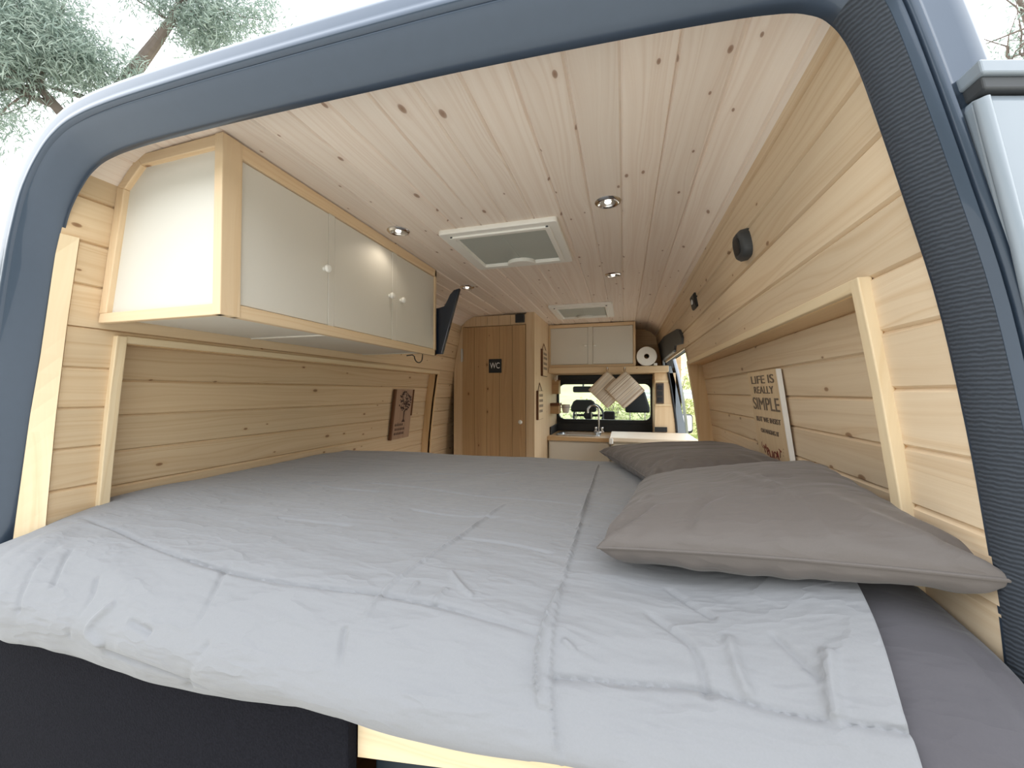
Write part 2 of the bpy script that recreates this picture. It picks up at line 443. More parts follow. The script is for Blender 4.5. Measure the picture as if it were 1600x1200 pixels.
# side door opening: wooden post, metal jamb, black track cover
zs = np.linspace(0, 1.46, 8)
MB().prism([(wx(z)-.006, z) for z in zs] + [(wx(z)+.05, z) for z in zs[::-1]], 'y', 1.766, 1.802).build('door_post', W_FRAME, wall_right, grain='Z', bevel=.002)
jz = [1.70, 1.56, 1.35, 1.16, 1.04, .6, 0]; jo = [.80, .826, .875, .912, .935, .97, .98]
MB().prism([(wx(z)-.0, z) for z in jz] + [(o, z) for o, z in zip(jo[::-1], jz[::-1])], 'y', 2.902, 2.96).build('door_jamb', M_PAINTG, wall_right)
MB().tube([(wx(z)+.012, 2.896, z) for z in jz], .009, 8).build('rubber_seal', M_BLACK, wall_right, smooth=True)
tc = tag(MB().add([(wx(z)-o, y, z) for o in (.014, -.06) for y, z in ((1.74, 1.600), (1.78, 1.648), (1.86, 1.665), (2.50, 1.712), (2.98, 1.712), (2.98, 1.50), (2.91, 1.50), (2.88, 1.562), (2.15, 1.562), (2.06, 1.592), (1.80, 1.572))],
        [tuple(range(11)), tuple(range(11, 22))[::-1]] + [(i, (i+1) % 11, (i+1) % 11+11, i+11) for i in range(11)]).build('track_cover', M_GREYDARK, bevel=.004),
    'dark grey track cover above the side door opening', 'track cover')
MB().tube([(wx(1.565)-.012, 2.1, 1.562), (wx(1.565)-.012, 2.86, 1.562), (wx(1.53)-.012, 2.885, 1.52)], .008, 8).build('rail_edge', M_PAINTG, tc, smooth=True)

# bulkhead window with its black rounded frame
def rrect(x0, x1, z0, z1, r, n=7):
    o = []
    for cx, cz, a0 in ((x1-r, z1-r, 0), (x0+r, z1-r, 90), (x0+r, z0+r, 180), (x1-r, z0+r, 270)):
        for k in range(n): a = math.radians(a0+90*k/(n-1)); o.append((cx+r*math.cos(a), cz+r*math.sin(a)))
    return o
def ring_prism(mb, outer, inner, ax, a, b):
    n = len(outer)
    def mk(p, t): q = [p[0], p[1]]; q.insert('xyz'.index(ax), t); return tuple(q)
    v = [mk(p, t) for t in (a, b) for p in outer+inner]; f = []
    for i in range(n):
        j = (i+1) % n
        f += [(i, j, n+j, n+i), (2*n+i, 3*n+i, 3*n+j, 2*n+j), (i, 2*n+i, 2*n+j, j), (n+i, n+j, 3*n+j, 3*n+i)]
    return mb.add(v, f)
win = MB(); ring_prism(win, rrect(-.163, .722, 1.010, 1.468, .01), rrect(-.145, .690, 1.044, 1.376, .055), 'y', 3.178, 3.23)
window1 = tag(win.build('window_1', M_BLACK, bevel=.003), 'wide bulkhead window in a black rounded frame', kind='structure')
MB().box(-.15, .70, 3.208, 3.212, 1.03, 1.39).build('pane', M_GLASS, window1)

# ------------------------------------------------------------------ van body
OP = [(-.985, -.25), (-.955, .45), (-.916, .949), (-.861, 1.245), (-.831, 1.378), (-.808, 1.50), (-.785, 1.61), (-.752, 1.704), (-.721, 1.748), (-.683, 1.785), (-.64, 1.806), (-.58, 1.816),
      (-.489, 1.821), (-.278, 1.822), (-.054, 1.819), (.193, 1.814), (.349, 1.808), (.526, 1.799), (.62, 1.792), (.672, 1.784), (.700, 1.770), (.716, 1.750), (.728, 1.725), (.740, 1.687), (.757, 1.621),
      (.773, 1.556), (.81, 1.403), (.835, 1.24), (.851, 1.103), (.858, 1.039), (.885, .6), (.91, -.25)]
def smooth_path(p, n=2):
    p = np.array(p, float)
    for _ in range(n):
        q = [p[0]]
        for a, b in zip(p[:-1], p[1:]): q += [.8*a+.2*b, .2*a+.8*b]
        p = np.array(q+[p[-1]])
    return p
OPS = smooth_path(OP, 2)
T = np.gradient(OPS, axis=0); T /= np.linalg.norm(T, axis=1)[:, None]
NO = np.c_[-T[:, 1], T[:, 0]]                                  # outward of the opening
for _ in range(3): NO[1:-1] = (NO[:-2]+2*NO[1:-1]+NO[2:])/4; NO /= np.linalg.norm(NO, axis=1)[:, None]
def sweep(mb, prof, i0=0, i1=None, full=False):
    i1 = i1 or len(OPS)
    P = np.zeros((len(prof), i1-i0, 3))
    for k, (d, y) in enumerate(prof):
        kx = np.interp(OPS[i0:i1, 0], [.45, .74], [1., .52]) if not (full and k) else 1.; ex = np.interp(OPS[i0:i1, 0], [.45, .74], [0., .026])*np.clip((d-.076)/.03, 0, 1)*(0 if full and k else 1); P[k, :, 0] = OPS[i0:i1, 0]+NO[i0:i1, 0]*(d*kx+ex); P[k, :, 2] = OPS[i0:i1, 1]+NO[i0:i1, 1]*(d*kx+ex); P[k, :, 1] = y
    return mb.grid(P)
FP = [(.08, .014), (.0, .008), (.0, .002), (.004, -.006), (.010, -.013), (.030, -.033), (.040, -.041), (.0455, -.0435), (.0475, -.0405), (.0505, -.0405), (.0525, -.044), (.057, -.0475), (.063, -.048), (.068, -.0455), (.074, -.0445), (.088, -.0450), (.098, -.042), (.106, -.034), (.110, -.018), (.111, .02)]
mb = MB(); sweep(mb, FP)
body = tag(mb.build('trim_1', M_PAINT, smooth=True, angle=50), 'slate painted frame of the rear van opening', kind='structure')
# ribbed liner on the jamb of the right-hand side
i0 = int(np.argmin(np.abs(OPS[:, 0]-.712)+np.abs(OPS[:, 1]-1.755)))
mb = MB(); sweep(mb, [(.006, .006), (-.002, .003), (.001, -.007), (.011, -.0175), (.028, -.0330), (.0325, -.0360), (.034, -.033)], i0)
mb.build('jamb_liner', M_SEAL, body, smooth=True, angle=60)
# roof and sides towards the cab
mb = MB()
sk = lambda y0, y1, i0=0, i1=None: sweep(mb, [(.111, y0), (.113, y0+.04), (.122, y0+.10), (.125, y1)], i0, i1, True)
iR = int(np.argmin(np.abs(OPS[:, 0]-.775)+np.abs(OPS[:, 1]-1.55)))
sk(.02, 3.25, 0, iR+1); sk(.02, 1.84, iR); sk(2.96, 3.25, iR)
mb.build('body_skin', M_PAINT, body, smooth=True)
# cab around the seats: roof, pillars, lower doors, bonnet, dashboard
cab = MB()
cab.prism([(3.22, 1.99), (4.35, 1.93), (4.6, 1.82), (4.6, 1.78), (4.3, 1.87), (3.22, 1.92)], 'x', -.90, .90)
for s in (-1, 1):
    cab.add([(s*x, y, z) for x, y, z in ((.74, 4.55, 1.80), (.80, 4.48, 1.80), (.86, 5.54, .86), (.92, 5.46, .86), (.74, 4.62, 1.78), (.80, 4.55, 1.78), (.86, 5.61, .86), (.92, 5.53, .86))],
            [(0, 1, 3, 2), (4, 6, 7, 5), (0, 2, 6, 4), (1, 5, 7, 3), (0, 4, 5, 1), (2, 3, 7, 6)])
    cab.box(s*.86, s*.92, 3.25, 5.4, -.2, .98)
    cab.prism([(s*.92, -.2), (s*.90, 1.0), (s*.80, 1.90), (s*.76, 1.90), (s*.85, 1.0), (s*.86, -.2)], 'y', 3.24, 3.42)
cab.prism([(5.40, .84), (6.0, .72), (6.15, .3), (6.15, -.2), (5.35, -.2)], 'x', -.90, .90)
cab.build('cab_shell', M_PAINT, body)
MB().prism([(4.80, .70), (4.88, .80), (5.1, .83), (5.40, .85), (5.40, .4), (4.9, .4)], 'x', -.84, .84).build('dashboard', M_BLACK, body, bevel=.01)
ws = tag(MB().add([(-.76, 4.58, 1.79), (.76, 4.58, 1.79), (.88, 5.55, .86), (-.88, 5.55, .86), (-.76, 4.584, 1.794), (.76, 4.584, 1.794), (.88, 5.554, .864), (-.88, 5.554, .864)],
     [(0, 1, 2, 3), (7, 6, 5, 4), (0, 4, 5, 1), (1, 5, 6, 2), (2, 6, 7, 3), (3, 7, 4, 0)]).build('window_2', M_GLASS), 'windscreen of the van', kind='structure')

# opened rear door on the right, its inner side towards the camera; its edge follows the leaning side of the van
def slab(mb, off, x1, z0, z1, d0, d1):
    """a board on the door plane from the body side (plus off) out to x1, between heights z0 and z1, d = towards the rear"""
    v = []; zs = np.linspace(z0, z1, 8)
    for z in zs:
        xa = wx(z)+.024+(1.6-z)*.035+off
        for x in (xa, x1):
            y = -.062+(x-.81)*.28
            v += [(x, y-d0, z), (x, y-d1, z)]
    f = [(0, 1, 3, 2)]
    for k in range(7):
        a = k*4; b = a+4
        f += [(a, b, b+1, a+1), (a+1, b+1, b+3, a+3), (a+3, b+3, b+2, a+2), (a+2, b+2, b, a)]
    f.append((28, 30, 31, 29))
    return mb.add(v, f)
mb = MB(); slab(mb, 0, 1.62, -.2, 1.600, -.05, 0)
door2 = tag(mb.build('door_2', M_PAINTG, bevel=.010), 'grey rear van door swung wide open', kind='structure')
mb = MB(); slab(mb, .002, 1.62, 1.613, 1.627, -.05, .007); mb.build('top_ledge', M_PAINTG, door2, bevel=.006)
mb = MB(); slab(mb, .004, 1.62, 1.600, 1.613, -.04, .003); mb.build('top_seal', M_GREYDARK, door2, bevel=.006)
mb = MB()
zs = np.linspace(-.2, 1.59, 40); mb.tube([(wx(z)+.023+(1.6-z)*.035, -.064+(wx(z)+.023+(1.6-z)*.035-.81)*.28, z) for z in zs], .006, 14); mb.build('edge_bead', M_PAINTG, door2, smooth=True)
# ------------------------------------------------------------------ bed
def wavy(P, amp, freq, seed, octaves=4, stretch=(1, 1, 1)):
    r = np.random.default_rng(seed); out = np.zeros(P.shape[:-1]); a = 1.; fr = freq
    Q = P*np.array(stretch)
    w = np.zeros_like(Q)
    for k in range(3):
        d = r.normal(size=3); d /= np.linalg.norm(d); w += np.sin((Q@d)*freq*.7+r.uniform(0, 6))[..., None]*r.normal(size=3)*.25/freq*2
    Q = Q+w
    for o in range(octaves):
        for k in range(5):
            d = r.normal(size=3); d /= np.linalg.norm(d)
            out += a*np.sin((Q@d)*fr+r.uniform(0, 6.28))/5**.5
        a *= .5; fr *= 1.9
    return out*amp

def seg_dist(P, poly):
    """distance to a polyline, the signed side (in the x-y sense along the line) and the position 0..1 on it"""
    A = P.reshape(-1, 3); poly = np.array(poly, float); n = len(poly)-1
    near = np.all((A > poly.min(0)-.045) & (A < poly.max(0)+.045), axis=1); F = A[near]
    best = np.full(len(F), 9.); side = np.zeros(len(F)); pos = np.zeros(len(F))
    for k in range(n):
        a, b = poly[k], poly[k+1]; ab = b-a; t = np.clip(((F-a)@ab)/(ab@ab), 0, 1); q = a+t[:, None]*ab; dd = np.linalg.norm(F-q, axis=1)
        m = dd < best
        best[m] = dd[m]; pos[m] = ((k+t)/n)[m]
        d = F-q; side[m] = (ab[0]*(d[:, 1]+d[:, 2])-ab[1]*d[:, 0])[m]
    def back(v, fill):
        o = np.full(len(A), fill); o[near] = v; return o.reshape(P.shape[:-1])
    return back(best, 9.), back(np.sign(side), 0.), back(pos, 0.)

def grid_normals(P):
    n = np.cross(np.gradient(P, axis=1), np.gradient(P, axis=0)); return n/np.maximum(np.linalg.norm(n, axis=2), 1e-9)[..., None]

def dense(poly):
    p = np.array(poly, float)
    return chaikin(p, 2)

def crease(P, H, poly, amp, width, lip=0., fade=True):
    d, s, t = seg_dist(P, dense(poly))
    f = np.clip(np.minimum(t, 1-t)*6, 0, 1)**.7 if fade else 1.
    H += amp*np.exp(-(d/width)**2)*f
    if lip: H += lip*np.exp(-(d/(width*4)))*np.where(s > 0, 1, -.25)*f
    return H

def lerp_tab(tab, q):
    tab = sorted(tab)
    return np.interp(q, [a for a, b in tab], [b for a, b in tab])

def chaikin(p, n=2):
    for _ in range(n):
        q = [p[0]]
        for a, b in zip(p[:-1], p[1:]):
            q += [.75*a + .25*b, .25*a + .75*b]
        q.append(p[-1]); p = np.array(q)
    return p

def resample(p, w, n):
    d = np.r_[0, np.cumsum(np.linalg.norm(np.diff(p, axis=0), axis=1))]
    t = np.interp(np.linspace(0, 1, n), np.linspace(0, 1, len(w)), w) * d[-1] if w is not None else np.linspace(0, d[-1], n)
    return np.c_[np.interp(t, d, p[:, 0]), np.interp(t, d, p[:, 1])]

def duvet_profile(x, lift=0.0):
    """cross-section (y, z) of the bed cover at the width x, from the far edge over the top to the tucked hem"""
    e = lift
    yb = -.094 + .055*np.clip((x + .7)/1.1, 0, 1.2)
    zb = .801 + .022*np.clip((x + .2)/.6, 0, 1.3) + .012*np.clip((-x - .35)/.3, 0, 1)
    sag = .012*np.clip((-x - .45)/.4, 0, 1)
    yf = -.108 - .014*np.clip((x + .3)/.8, 0, 1)
    r = np.clip(x/.38, 0, 1.25)*.026
    p = [(1.185+e, .86), (1.185+e, .955), (1.165+e, .995+e), (1.10, 1.006+e), (.8, 1.006+e), (.4, 1.004+e), (.16, 1.002+e),
         (.05, .994+e-sag), (-.02-e*.5, .978+e*.8-sag), (-.072-e, .945+e*.5-sag), (yf-e, .90-sag*.5+r*.3), (yf+.004-e, .86+r*.8), (yb-.012-e*.5, zb+.018+r), (yb+.01, zb-.004+r), (yb+.07, zb-.002+r)]
    return chaikin(np.array(p, float), 3)

DX_L = [(1.3, -.905), (.16, -.90), (.12, -.852), (.0, -.85), (-.05, -.88), (-.2, -.93)]
DX_R = [(1.3, .78), (.3, .78), (.12, .765), (0., .740), (-.08, .722), (-.13, .715)]

def bed_lift(x):
    t = np.clip((x-.50)/.34, 0, 1); return .060*t*t*(3-2*t)

def duvet_grid(nx, nv, lift=0.0):
    P = np.zeros((nv, nx, 3))
    s = np.linspace(0, 1, nx)
    for i in range(nx):
        x0 = -.9 + s[i]*1.65
        pr = resample(duvet_profile(x0, lift), None, nv)
        xl = lerp_tab(DX_L, pr[:, 0]); xr = lerp_tab(DX_R, pr[:, 0])
        P[:, i, 0] = xl + (xr - xl)*s[i]
        P[:, i, 1:] = pr; P[:, i, 2] += bed_lift(P[:, i, 0])
    return P

CREASES = {
 'fold': [(-0.809, 0.069, 0.991), (-0.634, 0.041, 0.990), (-0.479, 0.008, 0.988), (-0.300, -0.018, 0.982), (-0.159, -0.028, 0.977), (-0.031, -0.027, 0.978), (0.085, -0.020, 0.981), (0.209, -0.029, 0.977), (0.348, -0.039, 0.972)],
 'f1': [(-0.324, 0.169, 1.007), (-0.216, 0.169, 1.007), (-0.108, 0.160, 1.007)],
 'f2': [(-0.391, 0.537, 1.011), (-0.232, 0.530, 1.011), (-0.033, 0.485, 1.010), (0.071, 0.467, 1.010), (0.220, 0.457, 1.010), (0.358, 0.450, 1.010)],
 'f3': [(0.145, 0.156, 1.007), (0.244, 0.153, 1.007), (0.341, 0.135, 1.006)],
 'f4': [(-0.559, 0.486, 1.010), (-0.351, 0.440, 1.010), (-0.212, 0.433, 1.010)],
 'f4b': [(-0.053, 0.306, 1.009), (0.065, 0.277, 1.009), (0.185, 0.292, 1.009)],
 'f4c': [(-0.297, 0.716, 1.012), (-0.088, 0.700, 1.011), (0.080, 0.764, 1.012)],
 'diag': [(0.165, 0.403, 1.010), (0.148, 0.160, 1.007), (0.131, 0.085, 1.002), (0.103, 0.007, 0.990), (0.093, -0.023, 0.980), (0.090, -0.061, 0.959)],
 'v1': [(-0.240, -0.009, 0.985), (-0.203, -0.056, 0.962), (-0.191, -0.100, 0.920), (-0.221, -0.087, 0.824)],
 'v2': [(-0.149, -0.103, 0.917), (-0.175, -0.113, 0.874), (-0.216, -0.087, 0.824)],
 'v3': [(0.065, -0.067, 0.954), (0.089, -0.103, 0.921), (0.093, -0.109, 0.864)],
 'v4': [(0.089, -0.049, 0.966), (0.110, -0.075, 0.948), (0.123, -0.101, 0.924), (0.116, -0.112, 0.910), (0.103, -0.108, 0.916)],
 'v5': [(-0.495, -0.063, 0.955), (-0.452, -0.093, 0.927), (-0.480, -0.111, 0.870)],
 'v6': [(-0.398, -0.088, 0.933), (-0.433, -0.112, 0.892), (-0.380, -0.111, 0.875)],
 'v7': [(-0.326, -0.106, 0.908), (-0.251, -0.109, 0.903), (-0.198, -0.108, 0.908)],
 'v8': [(-0.394, -0.109, 0.862), (-0.322, -0.109, 0.863), (-0.251, -0.109, 0.861), (-0.149, -0.102, 0.848)],
 'v9': [(-0.684, -0.047, 0.960), (-0.637, -0.092, 0.924), (-0.609, -0.111, 0.893)],
 'v10': [(-0.644, -0.026, 0.972), (-0.599, -0.063, 0.952), (-0.573, -0.086, 0.933)],
 'v11': [(-0.339, -0.101, 0.917), (-0.297, -0.103, 0.914), (-0.274, -0.106, 0.910)],
 'h1': [(0.376, -0.076, 0.948), (0.478, -0.066, 0.955), (0.546, -0.062, 0.961), (0.600, -0.073, 0.963), (0.660, -0.084, 0.970), (0.720, -0.093, 0.979)],
 'r1': [(0.585, -0.002, 0.997), (0.584, -0.042, 0.980), (0.592, -0.067, 0.966), (0.649, -0.008, 0.885), (0.639, -0.068, 0.903)],
 'r2': [(0.682, -0.026, 1.011), (0.671, -0.055, 0.993), (0.664, -0.087, 0.969)],
 'r3': [(0.520, 0.086, 1.003), (0.544, 0.056, 1.002), (0.575, 0.023, 1.001)],
 'r4': [(0.486, 0.023, 0.993), (0.520, 0.000, 0.989), (0.542, -0.021, 0.983), (0.548, -0.050, 0.969), (0.547, -0.074, 0.953), (0.550, -0.008, 0.862)],
 'r5': [(0.632, 0.001, 1.008), (0.655, -0.039, 0.998), (0.666, -0.055, 0.992)],
 'r6': [(0.550, -0.083, 0.947), (0.529, -0.097, 0.935), (0.519, -0.102, 0.930)],
 'seam': [(0.363, 1.007, 1.012), (0.363, 0.657, 1.011), (0.363, 0.453, 1.010), (0.368, 0.214, 1.008), (0.367, 0.078, 1.002), (0.365, 0.004, 0.989), (0.367, -0.039, 0.972), (0.371, -0.076, 0.948), (0.380, -0.107, 0.924), (0.386, -0.121, 0.908)],
 'strip': [(0.360, 0.028, 0.995), (0.351, -0.030, 0.977), (0.349, -0.069, 0.953), (0.361, -0.104, 0.927), (0.360, -0.065, 0.867), (0.378, -0.092, 0.876)],
 's2': [(0.381, -0.040, 0.972), (0.389, -0.043, 0.970), (0.397, -0.049, 0.966)],
 'k1': [(0.359, 0.349, 1.010), (0.363, 0.453, 1.010), (0.363, 0.546, 1.011)],
 'm1': [(0.138, -0.016, 0.982), (0.142, -0.006, 0.986), (0.141, 0.007, 0.990)],
 'm2': [(0.187, -0.026, 0.978), (0.191, -0.013, 0.984), (0.196, 0.001, 0.988)],
 'm3': [(0.182, 0.039, 0.997), (0.216, 0.008, 0.990), (0.241, -0.006, 0.986)],
 'm4': [(0.190, -0.077, 0.946), (0.196, -0.072, 0.951), (0.211, -0.069, 0.953)],
 'm5': [(0.168, -0.115, 0.908), (0.235, -0.114, 0.912), (0.316, -0.115, 0.913)],
}
bed = empty('bed_platform', (0, .5, .70), 'pale wooden bed base under the mattress across the van', 'bed base')
mb = MB()
for k in range(9): mb.box(-.86, .86, .02+k*.13, .12+k*.13, .765, .785)
mb.build('slat_top', W_TRIM, bed, grain='X')
MB().add([(.055, -.026, .728), (.845, -.026, .842), (.845, -.026, .862), (.055, -.026, .79), (.055, .016, .728), (.845, .016, .842), (.845, .016, .862), (.055, .016, .79)], [(0, 1, 2, 3), (7, 6, 5, 4), (0, 4, 5, 1), (1, 5, 6, 2), (2, 6, 7, 3), (3, 7, 4, 0)]).build('front_rail', W_TRIM, bed, grain='X')
for y in (.04, 1.10):
    for x in (-.80, .76): MB().box(x, x+.045, y, y+.045, 0, .765).build('leg', W_TRIM, bed, grain='Z')
MB().box(-.86, .86, 1.155, 1.175, 0.02, .80).build('rear_panel', W_TRIM, bed, grain='X')

tag(MB().box(-.88, .052, -.045, -.022, -.05, .815).build('storage_panel', M_CARPET, bevel=.004), 'charcoal carpeted panel closing the space under the bed', 'panel')
tag(MB().box(.056, .755, .018, .036, .0, .722).build('storage_door', M_TEAL, bevel=.004), 'dark teal flat board under the pale bed edge', 'board')

# mattress in its dark sheet
MX_R = [(1.3, .905), (.16, .90), (.125, .852), (.0, .850), (-.03, .852), (-.07, .845), (-.10, .83), (-.14, .79)]
def sheet_grid(nx, nv):
    P = np.zeros((nv, nx, 3)); s = np.linspace(0, 1, nx)
    for i in range(nx):
        x0 = -.9+s[i]*1.8; pr = resample(duvet_profile(min(x0, .5), -.014), None, nv)
        xl = lerp_tab(DX_L, pr[:, 0])+.012; xr = lerp_tab(MX_R, pr[:, 0])
        P[:, i, 0] = xl+(xr-xl)*s[i]; P[:, i, 1:] = pr; P[:, i, 2] += bed_lift(P[:, i, 0])
        e = np.clip((s[i]-.95)/.05, 0, 1); P[:, i, 2] -= .010*e**2.4
    return P
G = sheet_grid(150, 200)
right = np.clip((G[..., 0]-.55)/.2, 0, 1)
H = wavy(G, .0035, 11, 5, 4)*right
H += .010*np.clip((.12-G[..., 1])/.2, 0, 1)*right*np.sin(G[..., 0]*62+G[..., 2]*16)*np.clip((.965-G[..., 2])/.06, 0, 1)
for poly, a, w in (([(.76, .10, 1.0), (.79, .04, .99), (.83, 0., .97)], .005, .008), ([(.76, -.04, .95), (.77, -.10, .90), (.74, -.12, .86)], .008, .010), ([(.80, -.03, 1.0), (.81, -.08, .95), (.80, -.10, .88)], .010, .014), ([(.83, -.0, 1.03), (.835, -.06, .99), (.83, -.09, .92)], .007, .010), ([(.74, -.08, .93), (.76, -.12, .88)], .006, .008)):
    H = crease(G, H, poly, a, w)
G = G+grid_normals(G)*H[..., None]
msh = MB().grid(G).build('mattress', M_SHEET, smooth=True, angle=80, recalc=False)
tag(msh, 'mattress in a dark grey sheet, bare at the corner below the front pillow', 'mattress')
md = msh.modifiers.new('thick', 'SOLIDIFY'); md.thickness = .006; md.offset = -1 if grid_normals(G)[100, 75, 2] > 0 else 1

# light grey duvet cover hanging over the edge
G = duvet_grid(480, 640, .007)
H = wavy(G, .0030, 7, 3, 3, (1, .8, 1)) + wavy(G, .0012, 26, 9, 3, (.6, 1.3, 1))
fr = np.clip((.10-G[..., 1])/.15, 0, 1)                        # more cloth folds on the hanging front
H += fr*wavy(G, .0035, 13, 21, 3, (1.2, .6, .6))
lf = np.clip((-.40-G[..., 0])/.3, 0, 1)*fr
H += lf*wavy(G, .007, 17, 31, 4)
rt = np.clip((G[..., 0]-.40)/.15, 0, 1)*np.clip((.06-G[..., 1])/.12, 0, 1); H += rt*wavy(G, .005, 15, 77, 3, (1.5, .5, .5))
STY = {'fold': (.0065, .0042, .0015), 'seam': (-.0048, .0026, .004), 'strip': (-.0055, .0032, -.006), 'h1': (.0052, .0045, .0025), 'diag': (-.0055, .0036, .0015)}
for k, poly in CREASES.items():
    if k in ('v4', 'r6', 'm5', 'v7', 'm4'): continue
    a, w, lip = STY.get(k, ((.0060, .0048, .0) if k[0] in 'vr' else (.0048, .0040, .0)))
    if k in ('r1', 'r2', 'r6', 'v6'): a, w = -.009, .0068
    if k in ('m1', 'm2', 'm3', 'k1', 's2'): a, w = -.0055, .0034
    H = crease(G, H, poly, a, w, lip, fade=k not in ('seam', 'strip', 'h1'))
G = G+grid_normals(G)*H[..., None]
up = grid_normals(G)[200, 150, 2]
dv = MB().grid(G).build('duvet', M_DUVET, smooth=True, angle=80, recalc=False)
tag(dv, 'light grey duvet spread over the bed with its front edge hanging down', 'duvet')
md = dv.modifiers.new('thick', 'SOLIDIFY'); md.thickness = .005; md.offset = -1 if up > 0 else 1

def pillow(label, A, B, C, D, hgt, floor_z, seed, folds=(), n=110, xmax=None):
    A, B, C, D = (np.array(q, float) for q in (A, B, C, D))
    t = np.linspace(-1, 1, n); t = np.sign(t)*(1-(1-np.abs(t))**1.25); U, V = np.meshgrid(t, t)
    Uc = U*(1-.055*(1-V**2)*np.abs(U)); Vc = V*(1-.055*(1-U**2)*np.abs(V))
    a = (Uc+1)/2; b = (Vc+1)/2
    base = ((1-a)*(1-b))[..., None]*A+(a*(1-b))[..., None]*B+(a*b)[..., None]*C+((1-a)*b)[..., None]*D
    nn = np.cross(B-A+C-D, D-A+C-B); nn /= np.linalg.norm(nn)
    h = (np.maximum(0, 1-np.abs(U)**3)*np.maximum(0, 1-np.abs(V)**3))**.42
    mb = MB(); sheets = []
    for sgn, kk in ((1, 1.), (-1, 1.05)):
        P = base+nn*(hgt*kk*sgn*h)[..., None]
        w = wavy(P, .0022, 12, seed+(sgn > 0), 4)*np.clip(h*3, 0, 1)
        edge = np.exp(-((1-np.maximum(np.abs(U), np.abs(V)))/.16))
        w += edge*np.clip(h*6, 0, 1)*.004*np.sin(np.arctan2(V, U)*23+seed)*np.abs(np.sin(np.arctan2(V, U)*5.3+seed))
        corner = np.exp(-((np.abs(U)-1)**2+(np.abs(V)-1)**2)/.09)
        w += corner*np.clip(h*5, 0, 1)*.007*np.sin((np.abs(U)-np.abs(V))*20+seed)
        P = P+nn*(sgn*w)[..., None]
        if sgn > 0:
            Hh = np.zeros(P.shape[:2])
            for poly, am, wd in folds:
                q = [((1-x)*(1-y))*A+x*(1-y)*B+x*y*C+(1-x)*y*D for x, y in poly]
                q = [p+nn*hgt*(max(0, 1-abs(2*x-1)**3)*max(0, 1-abs(2*y-1)**3))**.42 for p, (x, y) in zip(q, poly)]
                Hh = crease(P, Hh, q, am, wd)
            P = P+nn*Hh[..., None]
        fz = floor_z+bed_lift(np.minimum(P[..., 0], .8))*.95; P[..., 2] = np.where(P[..., 2] < fz, fz+.12*np.clip(P[..., 2]-fz, -.02, 0), P[..., 2])
        if xmax: P[..., 0] = np.minimum(P[..., 0], np.interp(P[..., 2], [1.0, 1.4], [xmax, xmax-.055]))
        mb.grid(P if sgn > 0 else P[:, ::-1])
    o = mb.build('pillow', M_PILLOW, smooth=True, angle=70, recalc=False)
    rim = np.concatenate([base[0, :], base[1:, -1], base[-1, -2::-1], base[-2:0:-1, 0]])
    if xmax: rim[:, 0] = np.minimum(rim[:, 0], xmax)
    MB().tube([tuple(p) for p in rim[::3]]+[tuple(rim[0])], .0022, 6).build('seam_piping', M_PILLOW, o, smooth=True)
    return tag(o, label, 'pillow', 'pillows on the bed')
pillow('large taupe pillow lying in front, nearest the open rear of the van', (.418, .082, 1.052), (.862, -.012, 1.100), (.872, .44, 1.132), (.50, .55, 1.055), .056, 1.014, 3,
       folds=[([(.30, .05), (.36, .22), (.44, .30)], -.006, .007), ([(.40, .30), (.52, .33), (.60, .30)], .005, .008), ([(.50, .62), (.56, .45), (.64, .36)], .004, .012), ([(.62, .52), (.72, .5)], -.004, .008),
              ([(.68, .04), (.66, .2), (.63, .36), (.6, .55)], .003, .006), ([(.74, .30), (.82, .12), (.9, .06)], .004, .014), ([(.05, .05), (.12, .12), (.18, .22)], -.006, .008), ([(.06, .14), (.10, .25), (.16, .36)], .004, .008)], xmax=.878)
pillow('taupe pillow behind, tucked between the front pillow and the wall sign', (.362, 1.10, 1.055), (.535, .60, 1.05), (.885, .66, 1.095), (.885, 1.13, 1.085), .050, 1.014, 8,
       folds=[([(.25, .2), (.3, .5), (.25, .8)], .004, .012), ([(.4, .15), (.5, .5), (.45, .85)], .004, .010), ([(.6, .1), (.68, .5), (.62, .9)], .003, .01), ([(.85, .06), (.78, .15), (.8, .28)], -.008, .010), ([(.93, .12), (.86, .22), (.9, .32)], .006, .010)], xmax=.90)

# ------------------------------------------------------------------ overhead cabinet on the left wall
cab = empty('overhead_cabinet', (-.6, .09, 1.475), 'long white overhead cabinet with pine edging on the left wall', 'cabinet')
y0, y1, xf, z0, zt = .09, 1.115, -.398, 1.482, 1.879
side = [(-.795, z0), (xf, z0), (xf, zt), (-.668, zt-.008), (-.738, 1.805)]
MB().prism([(-.786, z0+.004), (xf-.006, z0+.004), (xf-.006, zt-.01), (-.664, zt-.014), (-.728, 1.80)], 'y', y0+.008, y0+.022).build('side_panel', M_WHITE, cab)
MB().prism([(-.786, z0+.004), (xf-.006, z0+.004), (xf-.006, zt-.01), (-.664, zt-.014), (-.728, 1.80)], 'y', y1-.022, y1-.008).build('side_panel', M_WHITE, cab)
MB().box(-.79, xf-.004, y0+.008, y1-.006, z0+.006, z0+.016).box(-.785, xf-.012, y0+.40, y0+.403, z0+.002, z0+.007).build('bottom_panel', M_WHITE, cab)
w = .024
def rail(name, poly, a, b, ax='y', grain='Y'): return MB().prism(poly, ax, a, b).build(name, W_FRAME, cab, grain=grain, bevel=.002)
rail('edge_frame', [(-.797, z0-.010), (xf+.004, z0-.010), (xf+.004, z0+.016), (-.792, z0+.014)], y0-.004, y0+.012, grain='X')       # near bottom
rail('edge_frame', [(-.795, z0+.014), (-.768, z0+.014), (-.712, 1.798), (-.738, 1.806)], y0-.004, y0+.012, grain='Z')
rail('edge_frame', [(-.738, 1.806), (-.712, 1.798), (-.655, 1.848), (-.668, zt-.006)], y0-.004, y0+.012, grain='X')
